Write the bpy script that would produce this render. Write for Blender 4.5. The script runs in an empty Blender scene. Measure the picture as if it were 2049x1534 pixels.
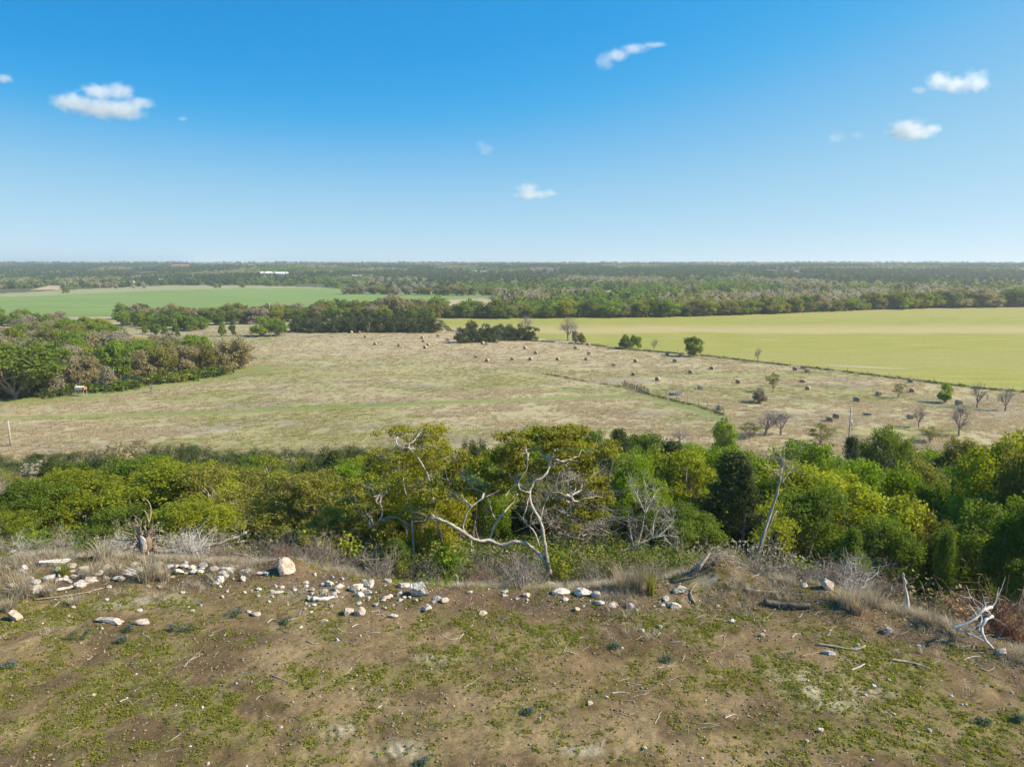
import bpy, math, numpy as np, random
from mathutils import Vector
R = np.random.default_rng(7)
SC = bpy.context.scene
COL = SC.collection
PI = math.pi

# ------------------------------------------------------------------ camera, sky, sun, exposure
CZ = 29.0
PITCH = math.radians(9.53)
FPX, CXP, CYP = 1423.0, 1024.5, 767.0
cam = bpy.data.cameras.new('camera')
cam.sensor_width = 36.0
cam.lens = 36.0 * FPX / 2049.0
cam.clip_end = 60000
cam.clip_start = 0.3
camo = bpy.data.objects.new('camera', cam)
COL.objects.link(camo)
camo.location = (0, 0, CZ)
camo.rotation_euler = (PI / 2 - PITCH, 0, 0)
SC.camera = camo

SUN_EL, SUN_AZ = math.radians(38), math.radians(97)      # azimuth clockwise from +Y
world = bpy.data.worlds.new("World")
SC.world = world
world.use_nodes = True
wn, wl = world.node_tree.nodes, world.node_tree.links
sky = wn.new('ShaderNodeTexSky')
sky.sky_type = 'NISHITA'
sky.sun_disc = False
sky.sun_elevation = SUN_EL
sky.sun_rotation = SUN_AZ
sky.altitude = 300
sky.air_density = 1.0
sky.dust_density = 0.3
sky.ozone_density = 2.5
tc = wn.new('ShaderNodeTexCoord')
mp = wn.new('ShaderNodeMapping')
mp.vector_type = 'POINT'
mp.inputs['Scale'].default_value = (1, 1, 2.0)
mp.inputs['Location'].default_value = (0, 0, 0.12)
wl.new(tc.outputs['Generated'], mp.inputs['Vector'])
wl.new(mp.outputs[0], sky.inputs['Vector'])
hs = wn.new('ShaderNodeHueSaturation')
hs.inputs['Saturation'].default_value = 1.0
hs.inputs['Value'].default_value = 1.0
wl.new(sky.outputs[0], hs.inputs['Color'])
SKY_CURVES = [((0, .015), (.14, .012), (.168, .026), (.228, .150), (.307, .285), (.53, .475), (1, .78)), ((0, 0), (.286, .315), (.383, .435), (.492, .530), (.70, .630), (1, .74)),
              ((0, 0), (.40, .55), (.531, .69), (.662, .735), (.81, .745), (1, .775))]      # film response of the sky colour, per channel, in units of 5
dn = wn.new('ShaderNodeVectorMath'); dn.operation = 'SCALE'; dn.inputs['Scale'].default_value = 0.2; wl.new(hs.outputs[0], dn.inputs[0])
cu = wn.new('ShaderNodeRGBCurve'); wl.new(dn.outputs[0], cu.inputs['Color'])
for ch in range(3):
    cv = cu.mapping.curves[ch]; ps = SKY_CURVES[ch]
    cv.points[0].location = ps[0]; cv.points[1].location = ps[-1]
    for p_ in ps[1:-1]: cv.points.new(*p_)
cu.mapping.update()
un = wn.new('ShaderNodeVectorMath'); un.operation = 'SCALE'; un.inputs['Scale'].default_value = 5.0; wl.new(cu.outputs[0], un.inputs[0])
wl.new(un.outputs[0], wn['Background'].inputs[0])
wn['Background'].inputs[1].default_value = 0.10
sl = bpy.data.lights.new('sun', 'SUN')
sl.energy = 3.75
sl.angle = math.radians(2.5)
sl.color = (1.0, 0.885, 0.69)
so = bpy.data.objects.new('sun', sl)
COL.objects.link(so)
sd = Vector((math.sin(SUN_AZ) * math.cos(SUN_EL), math.cos(SUN_AZ) * math.cos(SUN_EL), math.sin(SUN_EL)))
so.rotation_euler = sd.to_track_quat('Z', 'Y').to_euler()
so.location = (60, 20, 80)
vs = SC.view_settings
vs.view_transform = 'Standard'
vs.look = 'None'
vs.exposure = 1.2
vs.gamma = 1
vs.use_curve_mapping = False
cy = SC.cycles
cy.max_bounces = 8
cy.diffuse_bounces = 4
cy.glossy_bounces = 1
cy.transmission_bounces = 3
cy.transparent_max_bounces = 6
cy.volume_bounces = 8
cy.use_adaptive_sampling = True
cy.adaptive_threshold = 0.02
cy.use_denoising = True
cy.denoiser = 'OPENIMAGEDENOISE'
cy.denoising_prefilter = 'ACCURATE'
cy.sample_clamp_indirect = 3.0
cy.volume_step_rate = 2.0
cy.volume_max_steps = 128

# ------------------------------------------------------------------ numeric helpers
def hash2(ix, iy, seed):
    h = (ix.astype(np.int64) * 374761393 + iy.astype(np.int64) * 668265263 + seed * 974634777) & 0xffffffff
    h = ((h ^ (h >> 13)) * 1274126177) & 0xffffffff
    h = (h ^ (h >> 16)) & 0xffffffff
    return h / 4294967295.0

def vnoise(x, y, seed=0):
    ix, iy = np.floor(x), np.floor(y)
    fx, fy = x - ix, y - iy
    fx = fx * fx * (3 - 2 * fx); fy = fy * fy * (3 - 2 * fy)
    a = hash2(ix, iy, seed); b = hash2(ix + 1, iy, seed)
    c = hash2(ix, iy + 1, seed); d = hash2(ix + 1, iy + 1, seed)
    return (a * (1 - fx) + b * fx) * (1 - fy) + (c * (1 - fx) + d * fx) * fy

def fbm(x, y, oct=4, seed=0):
    s, a, t = 0, 1, 0
    for i in range(oct):
        s = s + a * vnoise(x * 2 ** i + 17 * i, y * 2 ** i - 9 * i, seed + i); t += a; a *= 0.5
    return s / t

def sstep(a, b, x):
    t = np.clip((x - a) / (b - a), 0, 1)
    return t * t * (3 - 2 * t)

EX = [-200, -100, -40, -19.3, -13, -7.8, -3, 2, 6.5, 9, 12.5, 14.5, 18, 40, 100, 200]
EY = [40, 32, 27, 25.3, 25.1, 24.4, 22.8, 22.6, 23.3, 23.0, 21.6, 19.0, 15.5, 4, -30, -90]
def edge(x):
    return np.interp(x, EX, EY)

MOUNDS = []     # (x, y, radius, height)
RIDGES = []     # tyre-mark patches (x, y, rx, ry, angle)
def H(x, y, detail=True):
    x = np.asarray(x, float); y = np.asarray(y, float)
    s = y - edge(x)
    sp = np.maximum(s, 0)
    f = np.tanh(sp / 45.0)
    z = 18 * (1 - f) * (1 - sstep(78, 122, sp))
    near = 1 - sstep(60, 115, sp)
    z = z + near * 0.9 * (fbm(x / 14, y / 14, 3, 3) - 0.5) * sstep(2, 14, sp)
    led = np.exp(-((s + 0.5) / 1.0) ** 2)
    z = z + led * (0.10 + 0.45 * (fbm(x / 1.7, y / 1.7, 3, 5) - 0.42)) * (np.abs(x) < 60)
    z = z + near * 0.22 * (fbm(x / 6.0, y / 6.0, 2, 9) - 0.5)
    for (mx, my, mr, mh) in MOUNDS:
        z = z + mh * np.exp(-(((x - mx) / mr) ** 2 + ((y - my) / mr) ** 2))
    if detail:
        k = (np.abs(y) < 40) & (np.abs(x) < 45) 
        z = z + np.where(k, 0.07 * (fbm(x / 0.55, y / 0.55, 3, 21) - 0.5) + 0.03 * (fbm(x / 0.13, y / 0.13, 2, 22) - 0.5), 0)
        for (mx, my, ra, rb, an) in RIDGES:
            u = (x - mx) * math.cos(an) + (y - my) * math.sin(an); v = -(x - mx) * math.sin(an) + (y - my) * math.cos(an)
            m = np.exp(-((u / ra) ** 4 + (v / rb) ** 4))
            z = z + 0.024 * m * np.sin(u * 2 * PI / 0.25 + 1.5 * v + 2.5 * fbm(x / .5, y / .5, 2, 8)) * sstep(.3, .6, fbm(x / .3, y / .3, 2, 12))
    # far country
    d = np.maximum(y, 1e-3)
    u = np.clip(x / np.maximum(y, 1.0), -1.2, 1.2)
    r0 = np.interp(u, [-0.75, -0.3, 0.0, 0.3, 0.75], [1050, 950, 760, 640, 560])
    rise = sstep(0, 1, (y - r0) / 1500)
    z = z + rise * 22 * (y > 0)
    hill = np.exp(-((u + 0.36) / 0.16) ** 2) * sstep(900, 1250, y) * (1 - sstep(1700, 2400, y)) * 6
    z = z + hill
    amp = sstep(900, 3500, y)
    z = z + amp * (13 * (fbm(x / 330, y / 420, 3, 31) - 0.5))
    amp2 = sstep(3500, 9000, y)
    z = z + amp2 * (30 * (fbm(x / 1500, y / 2500, 3, 41) - 0.42))
    return z

def ray(px, py):
    a = (px - CXP) / FPX; b = -(py - CYP) / FPX
    return np.array([a, math.cos(PITCH) + b * math.sin(PITCH), -math.sin(PITCH) + b * math.cos(PITCH)])

TT = np.concatenate([np.linspace(8, 140, 1400), np.geomspace(140.5, 16000, 2600)])
def G(px, py):
    """world point where the sight line through a photo pixel meets the ground"""
    r = ray(px, py)
    X, Y, Z = r[0] * TT, r[1] * TT, CZ + r[2] * TT
    dz = Z - H(X, Y, False)
    i = np.argmax(dz < 0)
    if dz[i] >= 0: i = len(TT) - 1
    if i == 0: i = 1
    a, b = dz[i - 1], dz[i]
    t = TT[i - 1] + (TT[i] - TT[i - 1]) * (a / (a - b) if a != b else 0)
    p = CZ * np.array([0, 0, 1]) + r * t
    p[2] = float(H(p[0], p[1]))
    return p

def at(px, d):
    """ground point at forward distance d under photo column px"""
    x = 0.0
    for _ in range(4):
        z = float(H(x, d, False))
        x = (px - CXP) / FPX * (d * math.cos(PITCH) + (CZ - z) * math.sin(PITCH))
    return np.array([x, d, float(H(x, d))])

def P(px, py, d):
    """point on the sight line through a photo pixel at forward distance d"""
    r = ray(px, py)
    return np.array([0, 0, CZ]) + r * (d / r[1])

def mpp(p):
    """metres per photo pixel at a world point"""
    return (p[1] * math.cos(PITCH) + (CZ - p[2]) * math.sin(PITCH)) / FPX

def proj(x, y, z):
    dep = y * math.cos(PITCH) + (CZ - z) * math.sin(PITCH)
    up = y * math.sin(PITCH) - (CZ - z) * math.cos(PITCH)
    return CXP + FPX * x / dep, CYP - FPX * up / dep

MOUND_P = None
_m = at(1432, 23.6); MOUNDS.append((_m[0], 23.0, 1.1, 0.75))
_m = at(1620, 22.0); MOUNDS.append((_m[0], 22.0, 1.4, 0.35))
_m = at(570, 24.0); MOUNDS.append((_m[0], 24.3, 0.8, 0.35))
_m = at(40, 24.0); MOUNDS.append((_m[0], 24.6, 1.4, 0.25))
for (px, py, ra, rb, an) in [(505, 1432, .75, .3, .2), (700, 1462, .8, .3, .35), (800, 1500, .7, .25, .5), (870, 1320, .5, .25, .3), (1760, 1385, .7, .2, -.3)]:
    g = G(px, py); RIDGES.append((g[0], g[1], ra, rb, an))

# ------------------------------------------------------------------ mesh helpers
class Buf:
    def __init__(s): s.V = []; s.F = []; s.T = []; s.M = []; s.n = 0
    def add(s, V, F, tint=0.5, mat=0):
        V = np.asarray(V, float).reshape(-1, 3); F = np.asarray(F, int).reshape(-1, 3)
        s.V.append(V); s.F.append(F + s.n); s.n += len(V)
        s.T.append(np.full(len(F), tint, float) if np.isscalar(tint) else np.asarray(tint, float))
        s.M.append(np.full(len(F), mat, int))
    def mesh(s, name, mats, smooth=False):
        V = np.concatenate(s.V); F = np.concatenate(s.F); T = np.concatenate(s.T); M = np.concatenate(s.M)
        me = bpy.data.meshes.new(name)
        me.vertices.add(len(V)); me.vertices.foreach_set('co', V.astype(np.float32).ravel())
        me.loops.add(len(F) * 3); me.loops.foreach_set('vertex_index', F.astype(np.int32).ravel())
        me.polygons.add(len(F)); me.polygons.foreach_set('loop_start', np.arange(0, len(F) * 3, 3, dtype=np.int32))
        me.polygons.foreach_set('loop_total', np.full(len(F), 3, dtype=np.int32))
        for m in (mats if isinstance(mats, (list, tuple)) else [mats]): me.materials.append(m)
        if M.max() > 0: me.polygons.foreach_set('material_index', M.astype(np.int32))
        if smooth: me.polygons.foreach_set('use_smooth', np.ones(len(F), dtype=bool))
        at_ = me.attributes.new('tint', 'FLOAT', 'FACE'); at_.data.foreach_set('value', T.astype(np.float32))
        me.update(calc_edges=True)
        if not smooth: me.shade_flat() if hasattr(me, 'shade_flat') else None
        return me
    def obj(s, name, mats, parent=None, smooth=False):
        return link(name, s.mesh(name, mats, smooth), parent)

def link(name, data, parent=None, loc=None):
    o = bpy.data.objects.new(name, data); COL.objects.link(o)
    if parent is not None: o.parent = parent
    if loc is not None: o.location = loc
    return o

def tag(o, label=None, cat=None, group=None, kind=None):
    if label: o['label'] = label
    if cat: o['category'] = cat
    if group: o['group'] = group
    if kind: o['kind'] = kind
    return o

def empty(name, loc, rz=0, scale=None):
    o = link(name, None, None, tuple(loc)); o.rotation_euler = (0, 0, rz)
    o.empty_display_size = 0.3
    if scale is not None: o.scale = scale
    return o

def tube(buf, pts, rad, k=5, tint=0.5, mat=0, cap=False):
    pts = np.asarray(pts, float); n = len(pts)
    rad = np.broadcast_to(np.asarray(rad, float), (n,))
    t = np.gradient(pts, axis=0); t /= np.linalg.norm(t, axis=1)[:, None] + 1e-9
    ref = np.array([0.31, 0.17, 0.93]) if abs(t[0][2]) < 0.8 else np.array([0.93, 0.31, 0.17])
    a = np.cross(t, ref); a /= np.linalg.norm(a, axis=1)[:, None] + 1e-9
    b = np.cross(t, a)
    an = np.arange(k) * 2 * PI / k
    V = pts[:, None] + rad[:, None, None] * (np.cos(an)[None, :, None] * a[:, None] + np.sin(an)[None, :, None] * b[:, None])
    V = V.reshape(-1, 3)
    i = np.arange(n - 1)[:, None] * k; j = np.arange(k)[None]; j2 = (j + 1) % k
    A, B, C, D = (i + j).ravel(), (i + j2).ravel(), (i + k + j2).ravel(), (i + k + j).ravel()
    F = np.concatenate([np.stack([A, B, C], 1), np.stack([A, C, D], 1)])
    if cap:
        V = np.concatenate([V, pts[:1], pts[-1:]]); jj = np.arange(k)
        F = np.concatenate([F, np.stack([(jj + 1) % k, jj, np.full(k, n * k)], 1),
                            np.stack([(n - 1) * k + jj, (n - 1) * k + (jj + 1) % k, np.full(k, n * k + 1)], 1)])
    buf.add(V, F, tint, mat)

def box(buf, lo, hi, tint=0.5, mat=0):
    x0, y0, z0 = lo; x1, y1, z1 = hi
    V = [(x0, y0, z0), (x1, y0, z0), (x1, y1, z0), (x0, y1, z0), (x0, y0, z1), (x1, y0, z1), (x1, y1, z1), (x0, y1, z1)]
    F = [(0, 2, 1), (0, 3, 2), (4, 5, 6), (4, 6, 7), (0, 1, 5), (0, 5, 4), (1, 2, 6), (1, 6, 5), (2, 3, 7), (2, 7, 6), (3, 0, 4), (3, 4, 7)]
    buf.add(V, F, tint, mat)

def curve(r, p0, p1, n, wob):
    t = np.linspace(0, 1, n)[:, None]
    L = np.linalg.norm(np.subtract(p1, p0))
    w = np.cumsum(r.normal(0, 1, (n, 3)), 0) / math.sqrt(n)
    w = w - t * w[-1] - (1 - t) * w[0]
    return np.asarray(p0) * (1 - t) + np.asarray(p1) * t + w * wob * L

def leaves(buf, r, C, spread, per, ls, flat=0.7, up=0.6, aspect=0.6, tint_c=None, fold=0.18):
    """per leaf-sized folded blades round each cluster centre"""
    n = len(C) * per
    ci = np.repeat(np.arange(len(C)), per)
    g = r.normal(0, 1, (n, 3)); g /= np.linalg.norm(g, axis=1)[:, None]
    rad = r.uniform(0.15, 1, n) ** 0.6
    sp = np.broadcast_to(np.asarray(spread, float), (len(C),))[ci]
    off = g * (rad * sp)[:, None]; off[:, 2] *= flat
    p = C[ci] + off
    nrm = g * 0.6 + r.normal(0, 0.7, (n, 3)); nrm[:, 2] += up
    nrm /= np.linalg.norm(nrm, axis=1)[:, None]
    ax = np.cross(nrm, r.normal(0, 1, (n, 3))); ax /= np.linalg.norm(ax, axis=1)[:, None] + 1e-9
    bx = np.cross(nrm, ax)
    s = ls * r.uniform(0.65, 1.35, n)[:, None]
    V = np.stack([p - ax * s, p + bx * s * aspect, p + ax * s, p - bx * s * aspect + nrm * s * fold], 1).reshape(-1, 3)
    b = np.arange(n) * 4
    F = np.stack([np.stack([b, b + 1, b + 2], 1), np.stack([b, b + 2, b + 3], 1)], 1).reshape(-1, 3)
    tc = r.uniform(0, 1, len(C)) if tint_c is None else tint_c
    tt = np.clip(0.55 * tc[ci] + 0.45 * r.uniform(0, 1, n), 0, 1)
    buf.add(V, F, np.repeat(tt, 2))

# ------------------------------------------------------------------ materials
def newmat(name):
    m = bpy.data.materials.new(name); m.use_nodes = True
    nt = m.node_tree; nt.nodes.clear()
    out = nt.nodes.new('ShaderNodeOutputMaterial')
    return m, nt.nodes, nt.links, out

def ramp(n, stops):
    r = n.new('ShaderNodeValToRGB'); e = r.color_ramp.elements
    while len(e) < len(stops): e.new(0.5)
    for k, (p, c) in enumerate(stops):
        e[k].position = p; e[k].color = (*c, 1)
    return r

def leafmat(name, dark, mid, light, trans=0.35, rough=0.7):
    m, n, l, out = newmat(name)
    a = n.new('ShaderNodeAttribute'); a.attribute_name = 'tint'
    oi = n.new('ShaderNodeObjectInfo')
    ma = n.new('ShaderNodeMath'); ma.operation = 'MULTIPLY_ADD'; ma.inputs[1].default_value = 0.30; ma.inputs[2].default_value = -0.15
    l.new(oi.outputs['Random'], ma.inputs[0])
    ad = n.new('ShaderNodeMath'); ad.operation = 'ADD'; l.new(a.outputs['Fac'], ad.inputs[0]); l.new(ma.outputs[0], ad.inputs[1])
    r = ramp(n, [(0.0, dark), (0.5, mid), (1.0, light)]); l.new(ad.outputs[0], r.inputs[0])
    d = n.new('ShaderNodeBsdfPrincipled'); d.inputs['Roughness'].default_value = rough
    d.inputs['Specular IOR Level'].default_value = 0.25
    l.new(r.outputs[0], d.inputs['Base Color'])
    t = n.new('ShaderNodeBsdfTranslucent')
    hv = n.new('ShaderNodeHueSaturation'); hv.inputs['Value'].default_value = 1.25; hv.inputs['Saturation'].default_value = 1.1
    l.new(r.outputs[0], hv.inputs['Color']); l.new(hv.outputs[0], t.inputs['Color'])
    mx = n.new('ShaderNodeMixShader'); mx.inputs[0].default_value = trans
    l.new(d.outputs[0], mx.inputs[1]); l.new(t.outputs[0], mx.inputs[2]); l.new(mx.outputs[0], out.inputs[0])
    return m

def noisemat(name, stops, scale=3.0, rough=0.9, bump=0.3, bscale=None, detail=6, coord='Object', bdist=0.02, stretch=(1, 1, 1), spec=0.3, tint=0.0, metal=0.0):
    m, n, l, out = newmat(name)
    t = n.new('ShaderNodeTexCoord'); mpn = n.new('ShaderNodeMapping'); mpn.inputs['Scale'].default_value = stretch
    l.new(t.outputs[coord], mpn.inputs[0])
    ns = n.new('ShaderNodeTexNoise'); ns.inputs['Scale'].default_value = scale; ns.inputs['Detail'].default_value = detail; ns.inputs['Roughness'].default_value = 0.65
    l.new(mpn.outputs[0], ns.inputs[0])
    fac = ns.outputs['Fac']
    oi = n.new('ShaderNodeObjectInfo')
    if tint:
        a = n.new('ShaderNodeAttribute'); a.attribute_name = 'tint'
        s_ = n.new('ShaderNodeMath'); s_.operation = 'MULTIPLY_ADD'; s_.inputs[1].default_value = tint; s_.inputs[2].default_value = -tint / 2
        l.new(a.outputs['Fac'], s_.inputs[0])
        ad = n.new('ShaderNodeMath'); ad.operation = 'ADD'; l.new(fac, ad.inputs[0]); l.new(s_.outputs[0], ad.inputs[1]); fac = ad.outputs[0]
    r = ramp(n, stops); l.new(fac, r.inputs[0])
    p = n.new('ShaderNodeBsdfPrincipled'); p.inputs['Roughness'].default_value = rough; p.inputs['Specular IOR Level'].default_value = spec
    p.inputs['Metallic'].default_value = metal
    l.new(r.outputs[0], p.inputs['Base Color'])
    if bump:
        b = n.new('ShaderNodeBump'); b.inputs['Strength'].default_value = bump; b.inputs['Distance'].default_value = bdist
        n2 = n.new('ShaderNodeTexNoise'); n2.inputs['Scale'].default_value = bscale or scale * 3; n2.inputs['Detail'].default_value = 6
        l.new(mpn.outputs[0], n2.inputs[0]); l.new(n2.outputs['Fac'], b.inputs['Height']); l.new(b.outputs[0], p.inputs['Normal'])
    l.new(p.outputs[0], out.inputs[0])
    return m

M = {}
M['oak'] = leafmat('oak_leaves', (0.132, 0.136, 0.014), (0.270, 0.259, 0.023), (0.414, 0.385, 0.040), 0.50)
M['lime'] = leafmat('yellow_green_leaves', (0.138, 0.161, 0.014), (0.270, 0.299, 0.023), (0.414, 0.425, 0.040), 00.50)
M['elm'] = leafmat('bright_green_leaves', (0.098, 0.155, 0.014), (0.196, 0.282, 0.021), (0.322, 0.402, 0.034), 00.50)
M['green'] = leafmat('mid_green_leaves', (0.069, 0.109, 0.014), (0.138, 0.196, 0.021), (0.230, 0.287, 0.034), 00.48)
M['olive'] = leafmat('olive_leaves', (0.127, 0.127, 0.023), (0.230, 0.224, 0.040), (0.345, 0.316, 0.063), 00.48)
M['cedar'] = leafmat('cedar_foliage', (0.029, 0.044, 0.011), (0.069, 0.094, 0.021), (0.127, 0.149, 0.032), 00.31)
M['brown'] = leafmat('budding_brown_leaves', (.19,.16,.075), (.32,.27,.13), (.43,.365,.19), .45)
M['greybud'] = leafmat('grey_budding_twigs', (.22,.19,.125), (.34,.30,.20), (.44,.39,.28), .4)
M['rust'] = leafmat('dead_rust_needles', (.13,.065,.035), (.25,.135,.075), (.36,.22,.13), .2)
M['weed'] = leafmat('weed_leaves', (.14,.145,.03), (.25,.245,.05), (.36,.35,.09), .5)
M['bluegreen'] = leafmat('bluebonnet_leaves', (.05,.085,.04), (.09,.14,.06), (.16,.21,.11), .3)
M['straw'] = leafmat('dry_straw', (.24,.19,.12), (.40,.335,.23), (.56,.48,.35), .3)
M['pasture'] = leafmat('pasture_grass', (.34,.265,.16), (.49,.395,.25), (.63,.53,.37), .45)
M['pasturegreen'] = leafmat('pasture_green_grass', (0.22, 0.23, 0.07), (0.34, 0.34, 0.11), (0.46, 0.44, 0.17), 0.4)
M['bark'] = noisemat('grey_bark', [(.32, (.12, .095, .07)), (.5, (.29, .245, .19)), (.68, (.45, .395, .315))], 7, .9, .9, 26, stretch=(1, 1, .4), tint=.25)
M['oakbark'] = noisemat('pale_oak_bark', [(.32, (.15, .12, .09)), (.5, (.33, .285, .23)), (.68, (.52, .465, .39))], 7, .9, .9, 26, stretch=(1, 1, .4), tint=.25)
M['barkdark'] = noisemat('dark_bark', [(.3, (.05, .04, .03)), (.7, (.16, .13, .10))], 5, .9, .5, 22, stretch=(1, 1, .4), tint=.2)
M['bleached'] = noisemat('bleached_wood', [(.3, (.30, .27, .24)), (.5, (.52, .48, .43)), (.7, (.68, .65, .60))], 3, .8, .3, 14, stretch=(1, 1, .3), tint=.3)
M['twig'] = noisemat('dead_twig_wood', [(.3, (.15, .12, .10)), (.7, (.36, .31, .27))], 4, .9, 0, tint=.5)
M['redtwig'] = noisemat('reddish_brush_wood', [(.3, (.13, .075, .05)), (.7, (.30, .20, .15))], 4, .9, 0, tint=.5)
M['wood'] = noisemat('weathered_wood', [(.3, (.17, .12, .085)), (.55, (.34, .26, .19)), (.75, (.50, .41, .31))], 4, .9, .5, 18, stretch=(1, 1, .3), tint=.3)
M['rock'] = noisemat('white_limestone', [(.30, (.22, .155, .10)), (.42, (.42, .35, .27)), (.52, (.58, .525, .45)), (.75, (.70, .66, .60))], 5.5, .85, 1.0, 13, bdist=.06)
M['pinkrock'] = noisemat('pinkish_limestone', [(.30, (.20, .14, .10)), (.45, (.42, .33, .26)), (.65, (.56, .46, .385))], 6, .85, 1.0, 14, bdist=.05)
M['greyrock'] = noisemat('grey_limestone', [(.28, (.22, .19, .16)), (.45, (.40, .36, .32)), (.65, (.55, .52, .47))], 6, .85, 1.0, 14, bdist=.05)
M['gravel'] = noisemat('pale_gravel', [(.2, (.15, .11, .075)), (.55, (.30, .235, .17)), (.9, (.58, .51, .43))], 1.5, .9, 0, tint=.9)
M['clod'] = noisemat('soil_clod', [(.3, (.13, .09, .055)), (.7, (.26, .19, .115))], 3, .95, 0, tint=.5)
M['bale_side'] = noisemat('bale_straw_side', [(.3, (.27, .205, .135)), (.7, (.47, .38, .27))], 6, .95, .8, 20, stretch=(1, 1, 1), bdist=.05)
M['bale_face'] = noisemat('bale_spiral_face', [(.3, (.20, .15, .10)), (.7, (.38, .30, .21))], 8, .95, .8, 26, bdist=.05)
M['metal'] = noisemat('galvanised_metal', [(.3, (.40, .42, .44)), (.7, (.62, .64, .66))], 2, .5, 0, metal=.3)
M['whitepaint'] = noisemat('white_paint', [(.3, (.70, .70, .68)), (.7, (.82, .82, .80))], 2, .6, 0)
M['rustpaint'] = noisemat('rusty_orange', [(.3, (.30, .12, .05)), (.7, (.48, .22, .10))], 4, .8, 0)
M['brick'] = noisemat('red_brick_wall', [(.3, (.30, .11, .07)), (.7, (.40, .17, .11))], 4, .9, 0)
M['tanwall'] = noisemat('tan_wall', [(.3, (.50, .42, .31)), (.7, (.62, .54, .42))], 2, .9, 0)
M['roofgrey'] = noisemat('grey_roof', [(.3, (.14, .15, .17)), (.7, (.24, .25, .28))], 2, .9, 0)
M['roofred'] = noisemat('red_roof', [(.3, (.28, .10, .08)), (.7, (.38, .16, .12))], 2, .9, 0)
M['roofwhite'] = noisemat('white_metal_roof', [(.3, (.74, .76, .78)), (.7, (.84, .85, .86))], 2, .5, 0)
M['glass'] = noisemat('dark_window', [(.3, (.03, .035, .04)), (.7, (.06, .07, .08))], 2, .15, 0, spec=.5)
M['polewood'] = noisemat('pole_wood', [(.3, (.30, .27, .24)), (.7, (.46, .43, .39))], 3, .9, 0)

def groundmat(name):
    m, n, l, out = newmat(name)
    a = n.new('ShaderNodeAttribute'); a.attribute_name = 'base'
    g = n.new('ShaderNodeNewGeometry')
    def noise(sc, det, rough=.65):
        x = n.new('ShaderNodeTexNoise'); x.inputs['Scale'].default_value = sc; x.inputs['Detail'].default_value = det; x.inputs['Roughness'].default_value = rough
        l.new(g.outputs['Position'], x.inputs[0]); return x
    n1 = noise(.9, 12, .72); n2 = noise(14, 4); n3 = noise(.05, 4)
    r1 = n.new('ShaderNodeMapRange'); r1.inputs[1].default_value = .3; r1.inputs[2].default_value = .7; r1.inputs[3].default_value = .66; r1.inputs[4].default_value = 1.34
    l.new(n1.outputs['Fac'], r1.inputs[0])
    r2 = n.new('ShaderNodeMapRange'); r2.inputs[1].default_value = .3; r2.inputs[2].default_value = .7; r2.inputs[3].default_value = .72; r2.inputs[4].default_value = 1.28
    l.new(n2.outputs['Fac'], r2.inputs[0])
    r3 = n.new('ShaderNodeMapRange'); r3.inputs[1].default_value = .3; r3.inputs[2].default_value = .7; r3.inputs[3].default_value = .9; r3.inputs[4].default_value = 1.1
    l.new(n3.outputs['Fac'], r3.inputs[0])
    m1 = n.new('ShaderNodeMath'); m1.operation = 'MULTIPLY'; l.new(r1.outputs[0], m1.inputs[0]); l.new(r2.outputs[0], m1.inputs[1])
    m2 = n.new('ShaderNodeMath'); m2.operation = 'MULTIPLY'; l.new(m1.outputs[0], m2.inputs[0]); l.new(r3.outputs[0], m2.inputs[1])
    sc_ = n.new('ShaderNodeVectorMath'); sc_.operation = 'SCALE'; l.new(a.outputs['Color'], sc_.inputs[0]); l.new(m2.outputs[0], sc_.inputs['Scale'])
    # tiny pale grit where the 'grit' attribute is high
    ag = n.new('ShaderNodeAttribute'); ag.attribute_name = 'grit'
    vo = n.new('ShaderNodeTexVoronoi'); vo.inputs['Scale'].default_value = 16; l.new(g.outputs['Position'], vo.inputs[0])
    lt = n.new('ShaderNodeMath'); lt.operation = 'LESS_THAN'; lt.inputs[1].default_value = .22; l.new(vo.outputs['Distance'], lt.inputs[0])
    sep = n.new('ShaderNodeSeparateColor'); l.new(vo.outputs['Color'], sep.inputs[0])
    gt = n.new('ShaderNodeMath'); gt.operation = 'LESS_THAN'; l.new(sep.outputs[0], gt.inputs[0]); l.new(ag.outputs['Fac'], gt.inputs[1])
    mm = n.new('ShaderNodeMath'); mm.operation = 'MULTIPLY'; l.new(lt.outputs[0], mm.inputs[0]); l.new(gt.outputs[0], mm.inputs[1])
    mx = n.new('ShaderNodeMix'); mx.data_type = 'RGBA'; l.new(mm.outputs[0], mx.inputs['Factor']); l.new(sc_.outputs[0], mx.inputs['A']); mx.inputs['B'].default_value = (.36, .29, .22, 1)
    p = n.new('ShaderNodeBsdfPrincipled'); p.inputs['Roughness'].default_value = .95; p.inputs['Specular IOR Level'].default_value = .15
    l.new(mx.outputs['Result'], p.inputs['Base Color'])
    b = n.new('ShaderNodeBump'); b.inputs['Strength'].default_value = .7; b.inputs['Distance'].default_value = .04
    nb = noise(5, 8, .7); l.new(nb.outputs['Fac'], b.inputs['Height']); l.new(b.outputs[0], p.inputs['Normal'])
    l.new(p.outputs[0], out.inputs[0])
    return m
M['ground'] = groundmat('ground')

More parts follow.
